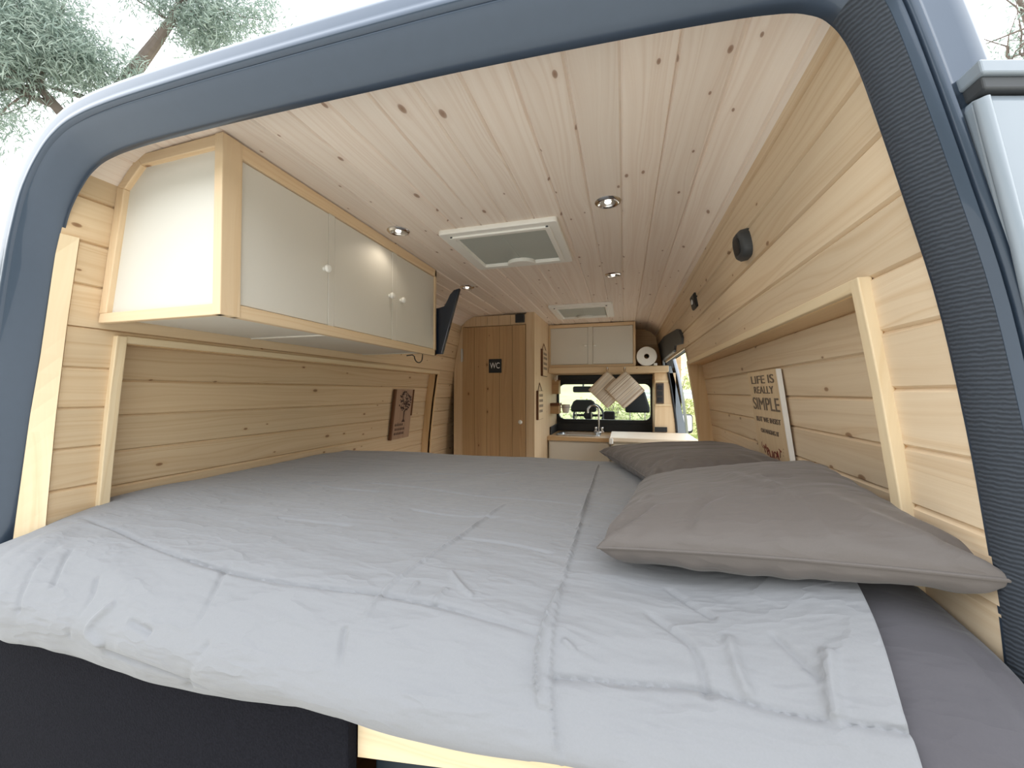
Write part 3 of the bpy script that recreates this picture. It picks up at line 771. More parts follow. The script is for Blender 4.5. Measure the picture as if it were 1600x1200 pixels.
rail('edge_frame', [(-.668, zt-.006), (-.655, 1.848), (xf+.004, 1.852), (xf+.004, zt)], y0-.004, y0+.012, grain='X')
rail('corner_post', [(xf-.018, y0-.006), (xf+.006, y0-.006), (xf+.006, y0+.042), (xf-.018, y0+.042)], z0-.010, zt, 'z', 'Z')
rail('bottom_rail', [(xf-.016, z0-.010), (xf+.004, z0-.010), (xf+.004, z0+.020), (xf-.016, z0+.020)], y0+.03, y1)
rail('top_rail', [(xf-.016, zt-.034), (xf+.004, zt-.034), (xf+.004, zt+.001), (xf-.016, zt+.001)], y0+.03, y1)
MB().box(xf-.016, xf+.004, y1-.016, y1, z0-.010, zt).build('end_post', W_FRAME, cab, grain='Z', bevel=.002)
for a, b in ((.418, .442), (.757, .787)): MB().box(xf-.016, xf-.001, a, b, z0+.02, zt-.034).build('stile', M_WHITE, cab, bevel=.001)
for a, b, k in ((y0+.043, .4165, .400), (.4435, .7555, .738), (.7885, y1-.017, .815)):
    d = MB().box(xf-.014, xf-.002, a, b, z0+.022, zt-.036).build('door', M_WHITE, cab, bevel=.0012)
    MB().lathe([(0, .022), (.009, .020), (.012, .014), (.010, .008), (.006, .004), (.007, -.002)], (xf-.002, k, 1.669), 'x', 14).build('knob', M_PLASTIC, d, smooth=True)

tv = empty('folded_screen', (-.5, 1.14, 1.48), 'dark folded screen sticking out at the far end of the overhead cabinet', 'screen')
tp = [(-.70, 1.50), (-.70, 1.69), (-.392, 1.704), (-.362, 1.710), (-.345, 1.738), (-.332, 1.764), (-.312, 1.784), (-.282, 1.791), (-.372, 1.482), (-.41, 1.482)]
MB().prism(tp, 'y', 1.128, 1.150).build('housing', M_SCREEN, tv, bevel=.004)
MB().prism([(-.69, 1.51), (-.69, 1.68), (-.36, 1.69), (-.31, 1.77), (-.385, 1.495)], 'y', 1.150, 1.153).build('screen', M_BLACK, tv)
MB().box(-.74, -.60, 1.153, 1.19, 1.57, 1.63).box(-.765, -.735, 1.14, 1.24, 1.52, 1.68).build('wall_bracket', M_BLACK, tv)
hk = [(-.55+0*k, 1.185+.04-.04*math.cos(math.pi*k/10), 1.480-.028*math.sin(math.pi*k/10)) for k in range(11)]
tag(MB().tube([(-.56, 1.13, 1.479), (-.55, 1.165, 1.486)]+hk+[(-.55, 1.268, 1.50), (-.70, 1.30, 1.56)], .0028, 8).build('cable', M_BLACK, smooth=True), 'thin black cable looping below the far end of the overhead cabinet', 'cable')

# ------------------------------------------------------------------ ceiling fittings
def vent(label, x0, x1, y0, y1):
    r = empty('roof_vent', ((x0+x1)/2, (y0+y1)/2, 1.87), label, 'roof vent', 'roof vents in the ceiling')
    zc = 1.886
    mb = MB(); ring_prism(mb, rrect(x0, x1, y0, y1, .012, 4), rrect(x0+.052, x1-.052, y0+.052, y1-.052, .006, 4), 'z', 1.868, zc); mb.build('frame', M_PLASTIC, r, bevel=.004)
    mb = MB(); ring_prism(mb, rrect(x0+.03, x1-.03, y0+.03, y1-.03, .01, 4), rrect(x0+.048, x1-.048, y0+.048, y1-.048, .006, 4), 'z', 1.862, 1.87); mb.build('inner_rim', M_PLASTIC, r, bevel=.002)
    MB().box(x0+.045, x1-.045, y0+.045, y1-.045, 1.8745, 1.880).build('screen', M_SCREENMESH, r)
    mb = MB(); xm = (x0+x1)/2
    mb.box(xm-.006, xm+.006, y0+.10, y1-.06, 1.8725, 1.8745).box(x0+.12, xm-.03, y0+.056, y0+.075, 1.8715, 1.8745).box(xm+.04, x1-.07, y0+.056, y0+.075, 1.8715, 1.8745); mb.build('blind_rib', M_SCREENMESH, r)
    o = [(xm+.062*math.cos(math.radians(a)), y1-.050-.05*math.sin(math.radians(a))) for a in range(0, 181, 15)]
    MB().prism(o, 'z', 1.858, 1.8745).build('handle', M_PLASTIC, r, bevel=.003)
    for x in (x0+.04, x1-.04): MB().lathe([(0, -.003), (.005, -.002), (.005, .004)], (x, y0+.032, 1.866), 'z', 10).build('screw', M_GREYDARK, r)
    return r
vent('square white roof vent above the bed, nearer the rear opening', -.185, .250, .712, 1.135)
vent('white roof vent over the kitchen, farther from the bed', -.030, .392, 2.02, 2.47)
def lamp(label, x, y):
    r = empty('ceiling_light', (x, y, 1.88), label, 'ceiling light', 'recessed ceiling lights')
    MB().lathe([(.024, .004), (.024, -.004), (.030, -.0065), (.036, -.005), (.040, -.001), (.040, .006)], (x, y, 1.883), 'z', 26).build('ring', M_CHROME, r, smooth=True)
    MB().lathe([(0, .0), (.016, .0), (.0245, -.001), (.0245, .004)], (x, y, 1.883), 'z', 20).build('reflector', M_STEEL, r, smooth=True)
    MB().lathe([(0, -.004), (.009, -.003), (.011, .001)], (x, y, 1.883), 'z', 14).build('bulb', M_LENS, r, smooth=True)
    ld = bpy.data.lights.new('lamp_light', 'SPOT'); ld.energy = .6 if x > -.3 else .25; ld.color = (1., .90, .76); ld.spot_size = math.radians(140); ld.spot_blend = .6; ld.shadow_soft_size = .02
    lo = link('lamp_light', ld, r); lo.location = (0, 0, -.012)
lamp('round chrome ceiling light beside the corner of the near roof vent, on the pillow side', .416, .659)
lamp('round chrome ceiling light next to the white overhead cabinet', -.321, .672)
lamp('small ceiling light between the two roof vents on the right', .411, 1.425)
lamp('ceiling light just behind the top of the dark folded screen', -.372, 1.438)

# ------------------------------------------------------------------ small things on the right wall
def on_wall(z): return wx(z)
sp = empty('wall_fitting', (on_wall(1.67), .555, 1.67), 'dark rounded fitting mounted high on the right wall', 'fitting')
zc = 1.676; tl = Vector((-.0329*2, 0, 1)).normalized() if False else Vector((wx(1.72)-wx(1.64), 0, .08)).normalized()
nrm = Vector((-tl.z, 0, tl.x)); ctr = Vector((on_wall(zc), .553, zc))
def plate(ctr, wy, hz, th, r, chamf=1.0):
    o = rrect(-wy/2, wy/2, -hz/2, hz/2, r, 5); v = []
    for d, k in ((-.004, 1.), (th*.6, 1.), (th, .82)):
        for a, b in o: v.append(tuple(ctr+Vector((0, a*k, 0))+tl*(b*k)+nrm*d))
    n = len(o); f = [tuple(range(n))[::-1], tuple(range(2*n, 3*n))]
    for s_ in (0, n):
        for i in range(n): f.append((s_+i, s_+(i+1) % n, s_+n+(i+1) % n, s_+n+i))
    return MB().add(v, f)
plate(ctr, .082, .072, .022, .028).build('housing', M_GREYDARK, sp, smooth=True, angle=50)
plate(ctr+nrm*.022, .05, .04, .003, .015).build('cover', M_BLACK, sp, smooth=True, angle=50)
sw = empty('light_switch', (on_wall(1.69), 1.28, 1.69), 'small black switch with a bright button farther along the right wall', 'switch')
c2 = Vector((on_wall(1.695), 1.285, 1.695))
plate(c2, .105, .06, .010, .006).build('plate', M_BLACK, sw)
MB().lathe([(0, .004), (.010, .003), (.012, -.002)], tuple(c2+nrm*.012), 'x', 12).build('button', M_PLASTIC, sw, smooth=True)

# sign with the saying, leaning in the right niche
sg = empty('wall_sign', (.88, .77, 1.06), 'pale wooden board with a printed saying including SIMPLE, leaning in the niche behind the pillows', 'sign')
ya, yb, za, zb_ = .672, .935, 1.035, 1.365
fx = lambda z: float(np.interp(z, [za, zb_], [wx(za)+REC-.016, wx(zb_)+REC-.016]))
MB().add([(fx(za), ya, za), (fx(za), yb, za), (fx(zb_), yb, zb_), (fx(zb_), ya, zb_), (fx(za)+.010, ya, za), (fx(za)+.010, yb, za), (fx(zb_)+.010, yb, zb_), (fx(zb_)+.010, ya, zb_)],
         [(0, 1, 2, 3), (7, 6, 5, 4), (0, 4, 5, 1), (1, 5, 6, 2), (2, 6, 7, 3), (3, 7, 4, 0)]).build('board', M_SIGNFACE, sg, grain='Z')
MB().add([(fx(z)-d, ya+o, z) for o in (-.002, .004) for z, d in ((za, .001), (zb_, .001), (zb_, -.0105), (za, -.0105))], [(0, 1, 2, 3), (7, 6, 5, 4), (0, 4, 5, 1), (1, 5, 6, 2), (2, 6, 7, 3), (3, 7, 4, 0)]).build('edge', M_PAPER, sg)
upv = Vector((fx(zb_)-fx(za), 0, zb_-za)).normalized()
def sl(t, z, size, width, mat=M_INK):
    return text_part('lettering', t, size, (fx(z)-.0009, (ya+yb)/2, z), (0, -1, 0), upv, mat, sg, width=width)
sl('LIFE IS', 1.338, .036, .20); sl('REALLY', 1.306, .032, .17); sl('SIMPLE', 1.262, .056, .225); sl('BUT WE INSIST', 1.214, .022, .205); sl('ON MAKING IT', 1.178, .019, .15)
for k, ch in enumerate('COMPLICATED'):
    a = (k-5)/5
    text_part('lettering', ch, .036, (fx(1.115)-.0009, (ya+yb)/2-a*.10, 1.108+.035*a*a), (0, -1, -a*.5), upv+Vector((0, -a*.5, 0)), M_REDINK, sg)

# picture on the left niche back
pc = empty('wall_picture', (-.92, 1.62, 1.0), 'small dark brown wooden picture with a tree drawing on the left niche wall', 'picture')
pa, pb, pz0, pz1 = 1.52, 1.735, 1.008, 1.318
gx = lambda z: float(np.interp(z, [pz0, pz1], [-(wx(pz0)+REC-.004), -(wx(pz1)+REC-.004)]))
MB().add([(gx(pz0)-d, y, z) if 0 else ((gx(z)-0 if d == 0 else gx(z)+d), y, z) for d in (0, .010) for y, z in ((pa, pz0), (pb, pz0), (pb, pz1), (pa, pz1))],
         [(0, 1, 2, 3), (7, 6, 5, 4), (0, 4, 5, 1), (1, 5, 6, 2), (2, 6, 7, 3), (3, 7, 4, 0)]).build('board', wood('picture_wood', srgb(176,146,122), srgb(140,108,86), 9., .1), pc, grain='Z')
for y_0, y_1, z_0, z_1 in ((pa-.004, pa+.012, pz0, pz1), (pb-.006, pb+.004, pz0+.14, pz1)):
    MB().add([(gx(z)+d, y, z) for d in (.0, .015) for y, z in ((y_0, z_0), (y_1, z_0), (y_1, z_1), (y_0, z_1))], [(0, 1, 2, 3), (7, 6, 5, 4), (0, 4, 5, 1), (1, 5, 6, 2), (2, 6, 7, 3), (3, 7, 4, 0)]).build('frame_strip', W_DARK, pc, grain='Z')
M_LEAFINK = plain('brown_ink', srgb(66,44,36), .8); M_PALEINK = plain('pale_ink', srgb(176,152,130), .8)
tree = MB(); rr = random.Random(4)
def dot(mb, y, z, r, d=.0112):
    mb.add([(gx(z)+d, y+r*math.cos(a), z+r*math.sin(a)) for a in [k*math.pi/3+r*99 for k in range(6)]], [tuple(range(6))])
for k in range(150):
    a = rr.uniform(0, 6.28); q = rr.random()**.5
    dot(tree, 1.645+.07*q*math.cos(a), 1.245+.062*q*math.sin(a), rr.uniform(.003, .008))
tree.add([(gx(z)+.0113, y, z) for y, z in ((1.638, 1.19), (1.652, 1.19), (1.650, 1.13), (1.665, 1.112), (1.625, 1.112), (1.640, 1.13))], [tuple(range(6))])
for k, (z, n) in enumerate(((1.098, 5), (1.070, 6), (1.043, 6))):
    for i in range(n):
        y = 1.555+i*.019+.004*(k % 2)
        tree.add([(gx(z+b)+.0113, y+a, z+b) for a, b in ((0, -.008), (.013, -.009), (.011, .004), (.005, .009), (.001, .003))], [tuple(range(5))])
tree.build('tree_drawing', M_LEAFINK, pc, recalc=False)
dots = MB()
for k in range(60):
    a = rr.uniform(0, 6.28); q = rr.random()**.5; dot(dots, 1.645+.07*q*math.cos(a), 1.245+.062*q*math.sin(a), rr.uniform(.002, .005), .0117)
dots.build('leaf_spots', M_PALEINK, pc, recalc=False)

# ------------------------------------------------------------------ washroom wall things
wc = empty('washroom_sign', (-.462, 2.198, 1.445), 'black square sign reading WC on the washroom door', 'sign')
MB().box(-.512, -.412, 2.194, 2.2, 1.445, 1.548).build('plate', M_BLACK, wc, bevel=.002)
text_part('lettering', 'WC', .062, (-.462, 2.1935, 1.497), (1, 0, 0), (0, 0, 1), M_WHITEINK, wc, width=.076)
vg = empty('vent_grille', (-.271, 2.205, 1.81), 'small dark square vent grille above the washroom door', 'vent')
MB().box(-.306, -.237, 2.196, 2.206, 1.812, 1.874).build('frame', M_GREYDARK, vg, bevel=.003)
mb = MB()
for k in range(5): mb.box(-.298, -.245, 2.193, 2.197, 1.819+k*.0105, 1.825+k*.0105)
mb.build('louvres', M_BLACK, vg)
def hang(label, y0, y1, z0, z1, rz, seed):
    r = empty('hanging_sign', (-.155, (y0+y1)/2, z0), label, 'sign', 'hanging signs on the washroom side wall')
    MB().box(-.164, -.147, y0, y1, z0, z1).build('board', W_DARK, r, grain='Z', bevel=.002)
    MB().box(-.1475, -.1455, y0+.004, y1-.002, z0+.003, z1-.003).build('face', M_SIGNFACE, r, grain='Z')
    ym = (y0+y1)/2
    MB().tube([(-.155, y0+.02, z1-.003), (-.158, ym, rz), (-.155, y1-.02, z1-.003)], .003, 6).build('cord', W_DARK, r, grain='Z')
    q = random.Random(seed); mb = MB(); z = z1-.035
    while z > z0+.025:
        y = y0+.02
        while y < y1-.035:
            w_ = q.uniform(.008, .014); mb.box(-.1456, -.1450, y, y+w_, z-.010, z+.010); y += w_+.006
        z -= q.uniform(.032, .045)
    mb.build('faded_lettering', M_INK, r)
hang('upper of two small signs hanging from a cord on the washroom side wall', 2.43, 2.62, 1.428, 1.640, 1.69, 1)
hang('lower hanging sign on the washroom side wall, nearer the door', 2.265, 2.45, 1.095, 1.312, 1.372, 2)
kb = empty('wall_box', (-.13, 3.0, 1.285), 'small wooden box hung on the wall left of the kitchen window', 'box')
MB().box(-.165, -.105, 2.93, 3.04, 1.285, 1.412).build('body', W_DOOR, kb, grain='X', bevel=.002)
for x in (-.135, -.108):
    MB().tube([(x, 2.926, 1.40), (x, 2.922, 1.43), (x+.012, 2.924, 1.445), (x+.016, 2.93, 1.42), (x+.006, 2.928, 1.40)], .003, 6).build('ribbon', M_PAPER if x < -.12 else W_DARK, kb, grain='Z')
cb = empty('cup_holder', (-.13, 2.9, 1.11), 'low wooden wall holder with a dark top above the sink', 'holder')
MB().box(-.165, -.09, 2.84, 2.96, 1.112, 1.182).build('body', W_DOOR, cb, grain='X', bevel=.002)
MB().box(-.165, -.082, 2.832, 2.965, 1.182, 1.205).build('rim', W_DARK, cb, grain='X', bevel=.002)
MB().tube([(-.05+.043*math.cos(a), 2.99+.043*math.sin(a), 1.165) for a in [k*math.pi/10 for k in range(21)]], .0035, 6).box(-.098, -.088, 2.955, 2.975, 1.160, 1.170).build('wire_ring', M_STEEL, cb)
tag(MB().lathe([(0, 1.112), (.026, 1.113), (.034, 1.14), (.039, 1.19), (.036, 1.19), (.031, 1.14), (.024, 1.12), (0, 1.119)], (-.05, 2.99, 0), 'z', 20).build('cup', M_PAPER, smooth=True), 'white cup held in the wire ring above the sink', 'cup')

# ------------------------------------------------------------------ kitchen
kc = empty('kitchen_wall_cabinet', (.19, 2.97, 1.513), 'white two-door wall cabinet with pine edging above the kitchen window', 'cabinet')
MB().box(-.160, .546, 2.775, 3.188, 1.520, 1.872).build('carcass', M_WHITE, kc)
for n_, a in (('top_rail', (-.164, .552, 2.758, 2.78, 1.850, 1.878)), ('bottom_rail', (-.164, .552, 2.758, 2.78, 1.513, 1.534))): MB().box(*a).build(n_, W_FRAME, kc, grain='X', bevel=.002)
for a in ((-.164, -.148), (.533, .552)): MB().box(a[0], a[1], 2.757, 2.78, 1.513, 1.878).build('stile', W_FRAME, kc, grain='Z', bevel=.002)
MB().box(.170, .210, 2.762, 2.78, 1.534, 1.850).build('stile', M_WHITE, kc)
for a, b, k in ((-.146, .168, .150), (.212, .531, .230)):
    d = MB().box(a, b, 2.760, 2.774, 1.537, 1.847).build('door', M_WHITE, kc, bevel=.001)
    MB().lathe([(0, -.02), (.009, -.018), (.011, -.012), (.006, -.004), (.006, .001)], (k, 2.760, 1.690), 'y', 14).build('knob', M_PLASTIC, d, smooth=True)
MB().box(.546, .554, 2.775, 3.188, 1.52, 1.872).build('end_panel', W_WARM, kc, grain='Z')
sh = tag(MB().box(-.160, .80, 2.735, 3.188, 1.462, 1.512).build('shelf_beam', W_FRAME, grain='X', bevel=.003), 'thick pine shelf beam running above the kitchen window', 'shelf')
pr = empty('paper_roll', (.632, 2.80, 1.512), 'white paper roll standing on its side at the right end of the shelf beam', 'paper roll')
prof = [(.020, 2.74), (.076, 2.74), (.0775, 2.744), (.0775, 2.936), (.076, 2.94), (.020, 2.94), (.020, 2.74)]
MB().lathe(prof, (.636, 0, 1.5895), 'y', 40).build('paper', M_PAPER, pr, smooth=True, angle=40)
MB().lathe([(.0198, 2.739), (.0198, 2.941), (.0186, 2.941), (.0186, 2.739), (.0198, 2.739)], (.636, 0, 1.5895), 'y', 24).build('core', plain('card', srgb(150,128,104), .9), pr, smooth=True)
MB().box(.688, .716, 2.742, 2.93, 1.512, 1.535).build('loose_end', M_PAPER, pr, bevel=.006)

def pot_holder(label, x, y, ztop, tilt, seed):
    r = empty('pot_holder', (x, y, ztop), label, 'pot holder', 'striped pot holders on the shelf beam')
    n = 24; t = np.linspace(-1, 1, n); U, V = np.meshgrid(t, t); hs = .106
    c, s_ = math.cos(math.radians(45+tilt)), math.sin(math.radians(45+tilt))
    mb = MB(); uvs = []
    v = []
    edge = np.maximum(np.abs(U), np.abs(V)); th = .0075*np.clip((1-edge**8), .2, 1)
    a0 = hs*2**.5*.985
    for sg_ in (-1, 1):
        Q = np.zeros((n, n, 3)); a = U*hs; b = V*hs
        Q[..., 0] = x+a*c-b*s_; Q[..., 2] = ztop-a0+a*s_+b*c
        Q[..., 1] = y+sg_*th+.004*np.sin(U*3+seed)*np.cos(V*2.2)
        k = len(v); v += [tuple(q) for q in Q.reshape(-1, 3)]
        for j in range(n-1):
            for i in range(n-1):
                ii = [j*n+i, j*n+i+1, (j+1)*n+i+1, (j+1)*n+i]
                mb.f.append(tuple(k+q for q in ii)); mb.uv[len(mb.f)-1] = [(V.reshape(-1)[q]*hs+seed, U.reshape(-1)[q]*hs) for q in ii]
    mb.v = v
    o = mb.build('cloth', M_STRIPE, r, grain='Z', smooth=True, recalc=False)
    P = [(U_, V_) for U_, V_ in [(-1, q) for q in t]+[(q, 1) for q in t]+[(1, -q) for q in t]+[(-q, -1) for q in t]]
    MB().tube([(x+(a*hs)*c-(b*hs)*s_, y, ztop-a0+a*hs*s_+b*hs*c) for a, b in P][::3], .0042, 6).build('binding', plain('cloth_binding', srgb(196,172,146), .9), r, smooth=True)
    MB().tube([(x-.003, y, ztop-.008), (x-.009, y-.002, ztop+.018), (x-.004, y-.002, ztop+.032), (x+.004, y-.002, ztop+.032), (x+.007, y-.002, ztop+.018), (x+.003, y, ztop-.008)], .0028, 6).build('loop', plain('cloth_loop', srgb(150,124,98), .9), r, smooth=True)
    MB().tube([(x, 2.736, ztop+.028), (x, y-.006, ztop+.026), (x, y-.008, ztop+.034)], .003, 6).build('hook', M_STEEL, r)
pot_holder('striped beige pot holder hanging left, partly behind its neighbour', .330, 2.716, 1.470, 1, 1.0)
pot_holder('striped beige pot holder hanging in front, nearer the paper roll', .466, 2.694, 1.468, -2, 2.3)

rb = empty('roller_blind', (.27, 3.15, 1.385), 'black roller blind across the top of the kitchen window', 'blind')
MB().box(-.145, .705, 3.130, 3.176, 1.418, 1.461).build('cassette', M_BLACK, rb, bevel=.006)
MB().box(-.125, .68, 3.150, 3.160, 1.384, 1.420).build('bottom_bar', M_BLACK, rb, bevel=.003)
MB().box(-.16, -.145, 3.125, 3.178, 1.40, 1.464).build('end_cap', M_PLASTIC, rb, bevel=.003)
MB().box(.705, .87, 2.902, 3.19, 0.0, 1.461).build('post', W_FRAME, sh, grain='Z', bevel=.002)
MB().box(.712, .81, 2.894, 2.903, 1.385, 1.40).box(.712, .835, 2.894, 2.903, 1.188, 1.20).build('post_batten', W_TRIM, sh, grain='X')
spn = empty('switch_panel', (.745, 2.9, 1.205), 'tall dark switch panel on the pine post right of the window', 'switch panel')
MB().box(.716, .777, 2.890, 2.902, 1.207, 1.376).build('plate', plain('brown_plate', srgb(66,54,48), .5), spn, bevel=.003)
for k in range(3): MB().box(.728, .765, 2.885, 2.892, 1.222+k*.05, 1.258+k*.05).build('rocker', M_BLACK, spn, bevel=.002)
bs = tag(MB().box(-.162, .704, 3.165, 3.178, .935, 1.012).box(-.164, -.15, 2.80, 3.178, .931, 1.0).build('splashback', M_BLACK, bevel=.002), 'black splashback strip between the sink top and the window', 'splashback')
MB().box(.704, .80, 2.888, 2.90, .972, 1.012).build('end_strip', M_BLACK, bs)

sc = empty('sink_cabinet', (.09, 2.95, 0), 'white kitchen cabinet holding the steel sink, beside the washroom wall', 'cabinet')
MB().box(-.155, .345, 2.712, 3.16, .02, .895).build('carcass', M_WHITE, sc)
d = MB().box(-.145, .335, 2.70, 2.714, .06, .885).build('door', M_WHITE, sc, bevel=.002)
MB().lathe([(0, -.02), (.009, -.018), (.011, -.012), (.006, -.004), (.006, .001)], (.30, 2.70, .80), 'y', 12).build('knob', M_PLASTIC, d, smooth=True)
wt = MB(); ring_prism(wt, rrect(-.163, .350, 2.688, 3.165, .004), rrect(-.095, .245, 2.78, 3.06, .04), 'z', .897, .930)
wt.build('worktop', W_WARM, sc, grain='X', bevel=.002)
sk_ = empty('sink', (.075, 2.92, .80), 'oval stainless steel sink set in the wooden worktop', 'sink')
mb = MB(); o = [rrect(-.112+d_, .262-d_, 2.763+d_, 3.077-d_, .06) for d_ in (0., .004, .02, .026, .05, .12)]; hz = [.931, .9385, .9385, .93, .82, .81]
mb.grid(np.array([[(p[0], p[1], z) for p in q] for q, z in zip(o, hz)]), True); n_ = len(o[0]); mb.f.append(tuple(range(5*n_, 6*n_)))
mb.build('basin', M_STEEL, sk_, smooth=True, angle=50, recalc=False)
fa = empty('faucet', (.237, 3.09, .93), 'tall chrome swan-neck tap behind the sink', 'tap')
arc = [(.237, 3.10, .935), (.237, 3.10, 1.10)]+[(.237-.045+.045*math.cos(a), 3.10-.05*(1-math.cos(a)), 1.135+.045*math.sin(a)) for a in np.linspace(0, math.pi, 10)]+[(.147, 3.0, 1.115)]
MB().tube(arc, .009, 12).build('spout', M_CHROME, fa, smooth=True)
MB().box(.195, .285, 3.065, 3.135, .930, .952).build('base_plate', M_CHROME, fa, bevel=.006)
for x in (.21, .268): MB().lathe([(0, .985), (.012, .984), (.015, .975), (.013, .952)], (x, 3.09, 0), 'z', 14).build('knob', M_CHROME, fa, smooth=True)

bc = empty('base_cabinet', (.6, 2.65, 0), 'low kitchen cabinet under the pale flap worktop', 'cabinet')
MB().box(.37, .795, 2.45, 2.88, .02, .938).build('carcass', M_WHITE, bc)
d = MB().box(.38, .785, 2.436, 2.45, .06, .92).build('door', M_WHITE, bc, bevel=.002)
MB().lathe([(0, -.02), (.009, -.018), (.011, -.012), (.006, -.004), (.006, .001)], (.42, 2.436, .80), 'y', 12).build('knob', M_PLASTIC, d, smooth=True)
tag(MB().box(.356, .955, 2.39, 2.882, .940, .968).build('flap_worktop', plain('pale_worktop', srgb(232,214,188), .4, noise=.03), bevel=.004), 'pale flap worktop reaching from the kitchen to the side door', 'worktop')
tag(MB().box(.352, .382, 2.36, 2.388, .925, .965).build('corner_highlight', M_PLASTIC, bevel=.006), 'small white block standing in for a highlight at the corner of the flap worktop', 'highlight')  # white block shaped in place of the highlight on the worktop edge

# ------------------------------------------------------------------ cab
def seat(label, x, w_, zt_, top_w, dark=M_SEATS, head=True):
    r = empty('cab_seat', (x, 4.1, .3), label, 'seat')
    MB().prism([(4.15, .42), (4.65, .45), (4.66, .56), (4.16, .54)], 'x', x-w_/2, x+w_/2).build('cushion', dark, r, bevel=.03)
    MB().prism([(3.98, .5), (4.13, .5), (4.03, .985), (3.93, .985)], 'x', x-w_/2, x+w_/2).build('backrest', dark, r, bevel=.03)
    MB().box(x-w_/2+.04, x+w_/2-.04, 4.1, 4.6, .0, .43).build('pedestal', M_BLACK, r)
    if head:
        z0_ = 1.075
        P = [(x-w_*.36, z0_), (x+w_*.36, z0_), (x+w_*.36, z0_+.06), (x+top_w*.36, zt_-.02), (x+top_w*.26, zt_), (x-top_w*.26, zt_), (x-top_w*.36, zt_-.02), (x-w_*.36, z0_+.06)]
        h = MB().prism(P, 'y', 3.95, 4.06).build('headrest', dark, r, bevel=.02)
        for s_ in (-.2, .2): MB().tube([(x+w_*s_*1.1, 4.0, .96), (x+w_*s_*1.1, 4.0, 1.10)], .006, 8).build('post', M_STEEL, h)
seat('dark driver seat seen through the bulkhead window behind the tap', .012, .40, 1.215, .32)
seat('dark passenger seat with a tall tapered headrest, behind the front pot holder', .602, .36, 1.322, .22)
r = empty('cab_seat', (.298, 4.1, .3), 'narrow dark middle seat between the two headrests', 'seat')
MB().prism([(3.99, .4), (4.11, .4), (4.05, 1.085), (3.96, 1.085)], 'x', .238, .358).build('backrest', M_SEATS, r, bevel=.015)
MB().box(.238, .358, 4.12, 4.6, 0, .54).build('cushion', M_SEATS, r, bevel=.02)
sw_ = empty('steering_wheel', (.01, 4.62, 1.0), 'dark steering wheel in front of the driver seat', 'steering wheel')
MB().tube([(.01+.19*math.cos(a), 4.62+.11*math.sin(a), 1.0+.155*math.sin(a)) for a in np.linspace(0, 2*math.pi, 33)], .014, 8).build('rim', M_BLACK, sw_, smooth=True)
MB().box(-.17, .19, 4.615, 4.635, .985, 1.015).lathe([(0, 4.60), (.06, 4.605), (.06, 4.66), (.03, 4.80), (0, 4.80)], (.01, 0, 1.0), 'y', 16).build('hub', M_BLACK, sw_)
rm = empty('rear_view_mirror', (-.075, 4.72, 1.34), 'dark rear-view mirror hanging at the windscreen', 'mirror')
MB().prism(rrect(-.205, .050, 1.298, 1.382, .025), 'y', 4.74, 4.77).build('housing', M_BLACK, rm, bevel=.006)
MB().tube([(-.07, 4.765, 1.37), (-.07, 4.80, 1.42), (-.07, 4.90, 1.50)], .012, 8).build('arm', M_BLACK, rm)
wm = empty('wing_mirror', (1.2, 4.6, .84), 'black wing mirror outside the side door opening', 'mirror')
MB().prism(rrect(1.10, 1.262, .80, 1.032, .035), 'y', 4.6, 4.68).build('housing', M_BLACK, wm, bevel=.02)
MB().prism(rrect(1.112, 1.250, .83, 1.02, .028), 'y', 4.596, 4.601).build('glass', plain('mirror_glass', (.8,.82,.84,1), .05, 1.), wm)
MB().box(.90, 1.11, 4.63, 4.67, .84, .88).build('arm', M_BLACK, wm, bevel=.01)

# ------------------------------------------------------------------ outdoors
gr = MB().box(-40, 40, -40, 8.6, -.75, -.65); tag(gr.build('ground', M_GROUND), 'pale gravel ground around the van', kind='structure')
nx_, ny_ = 90, 60; X, Y = np.meshgrid(np.linspace(-25, 25, nx_), np.linspace(8.4, 34, ny_))
Pq = np.stack([X, Y, -.72+np.clip((Y-8.5)*.33, 0, 4.6)+.0*X], axis=2); Pq[..., 2] += wavy(Pq, .10, 1.3, 40, 3)
tag(MB().grid(Pq).build('hillside', M_HILL, smooth=True, recalc=False), 'dry grassy bank rising in front of the van', kind='structure')
hz_at = lambda y: -.72+max(0, min(4.6, (y-8.5)*.33))

def leaves(name, centres, per, spread, length, width, droop, mat, parent, rng):
    V = []; F = []; k = 0
    for c in centres:
        n = int(per*rng.uniform(.7, 1.3)); off = rng.normal(size=(n, 3))*spread*.5
        for o in off:
            p = np.array(c)+o; d = rng.normal(size=3); d[2] = d[2]*.5-droop; d /= np.linalg.norm(d); s_ = np.cross(d, rng.normal(size=3)); s_ /= np.linalg.norm(s_)+1e-9
            L = length*rng.uniform(.6, 1.3); w_ = width*rng.uniform(.7, 1.3)
            q1 = p+d*L*.45+s_*w_*.5; q2 = p+d*L*.45-s_*w_*.5; tip = p+d*L+np.array([0, 0, -.12*L])
            V += [tuple(p), tuple(q1), tuple(tip), tuple(q2)]; F.append((k, k+1, k+2, k+3)); k += 4
    return MB().add(V, F).build(name, mat, parent, recalc=False)

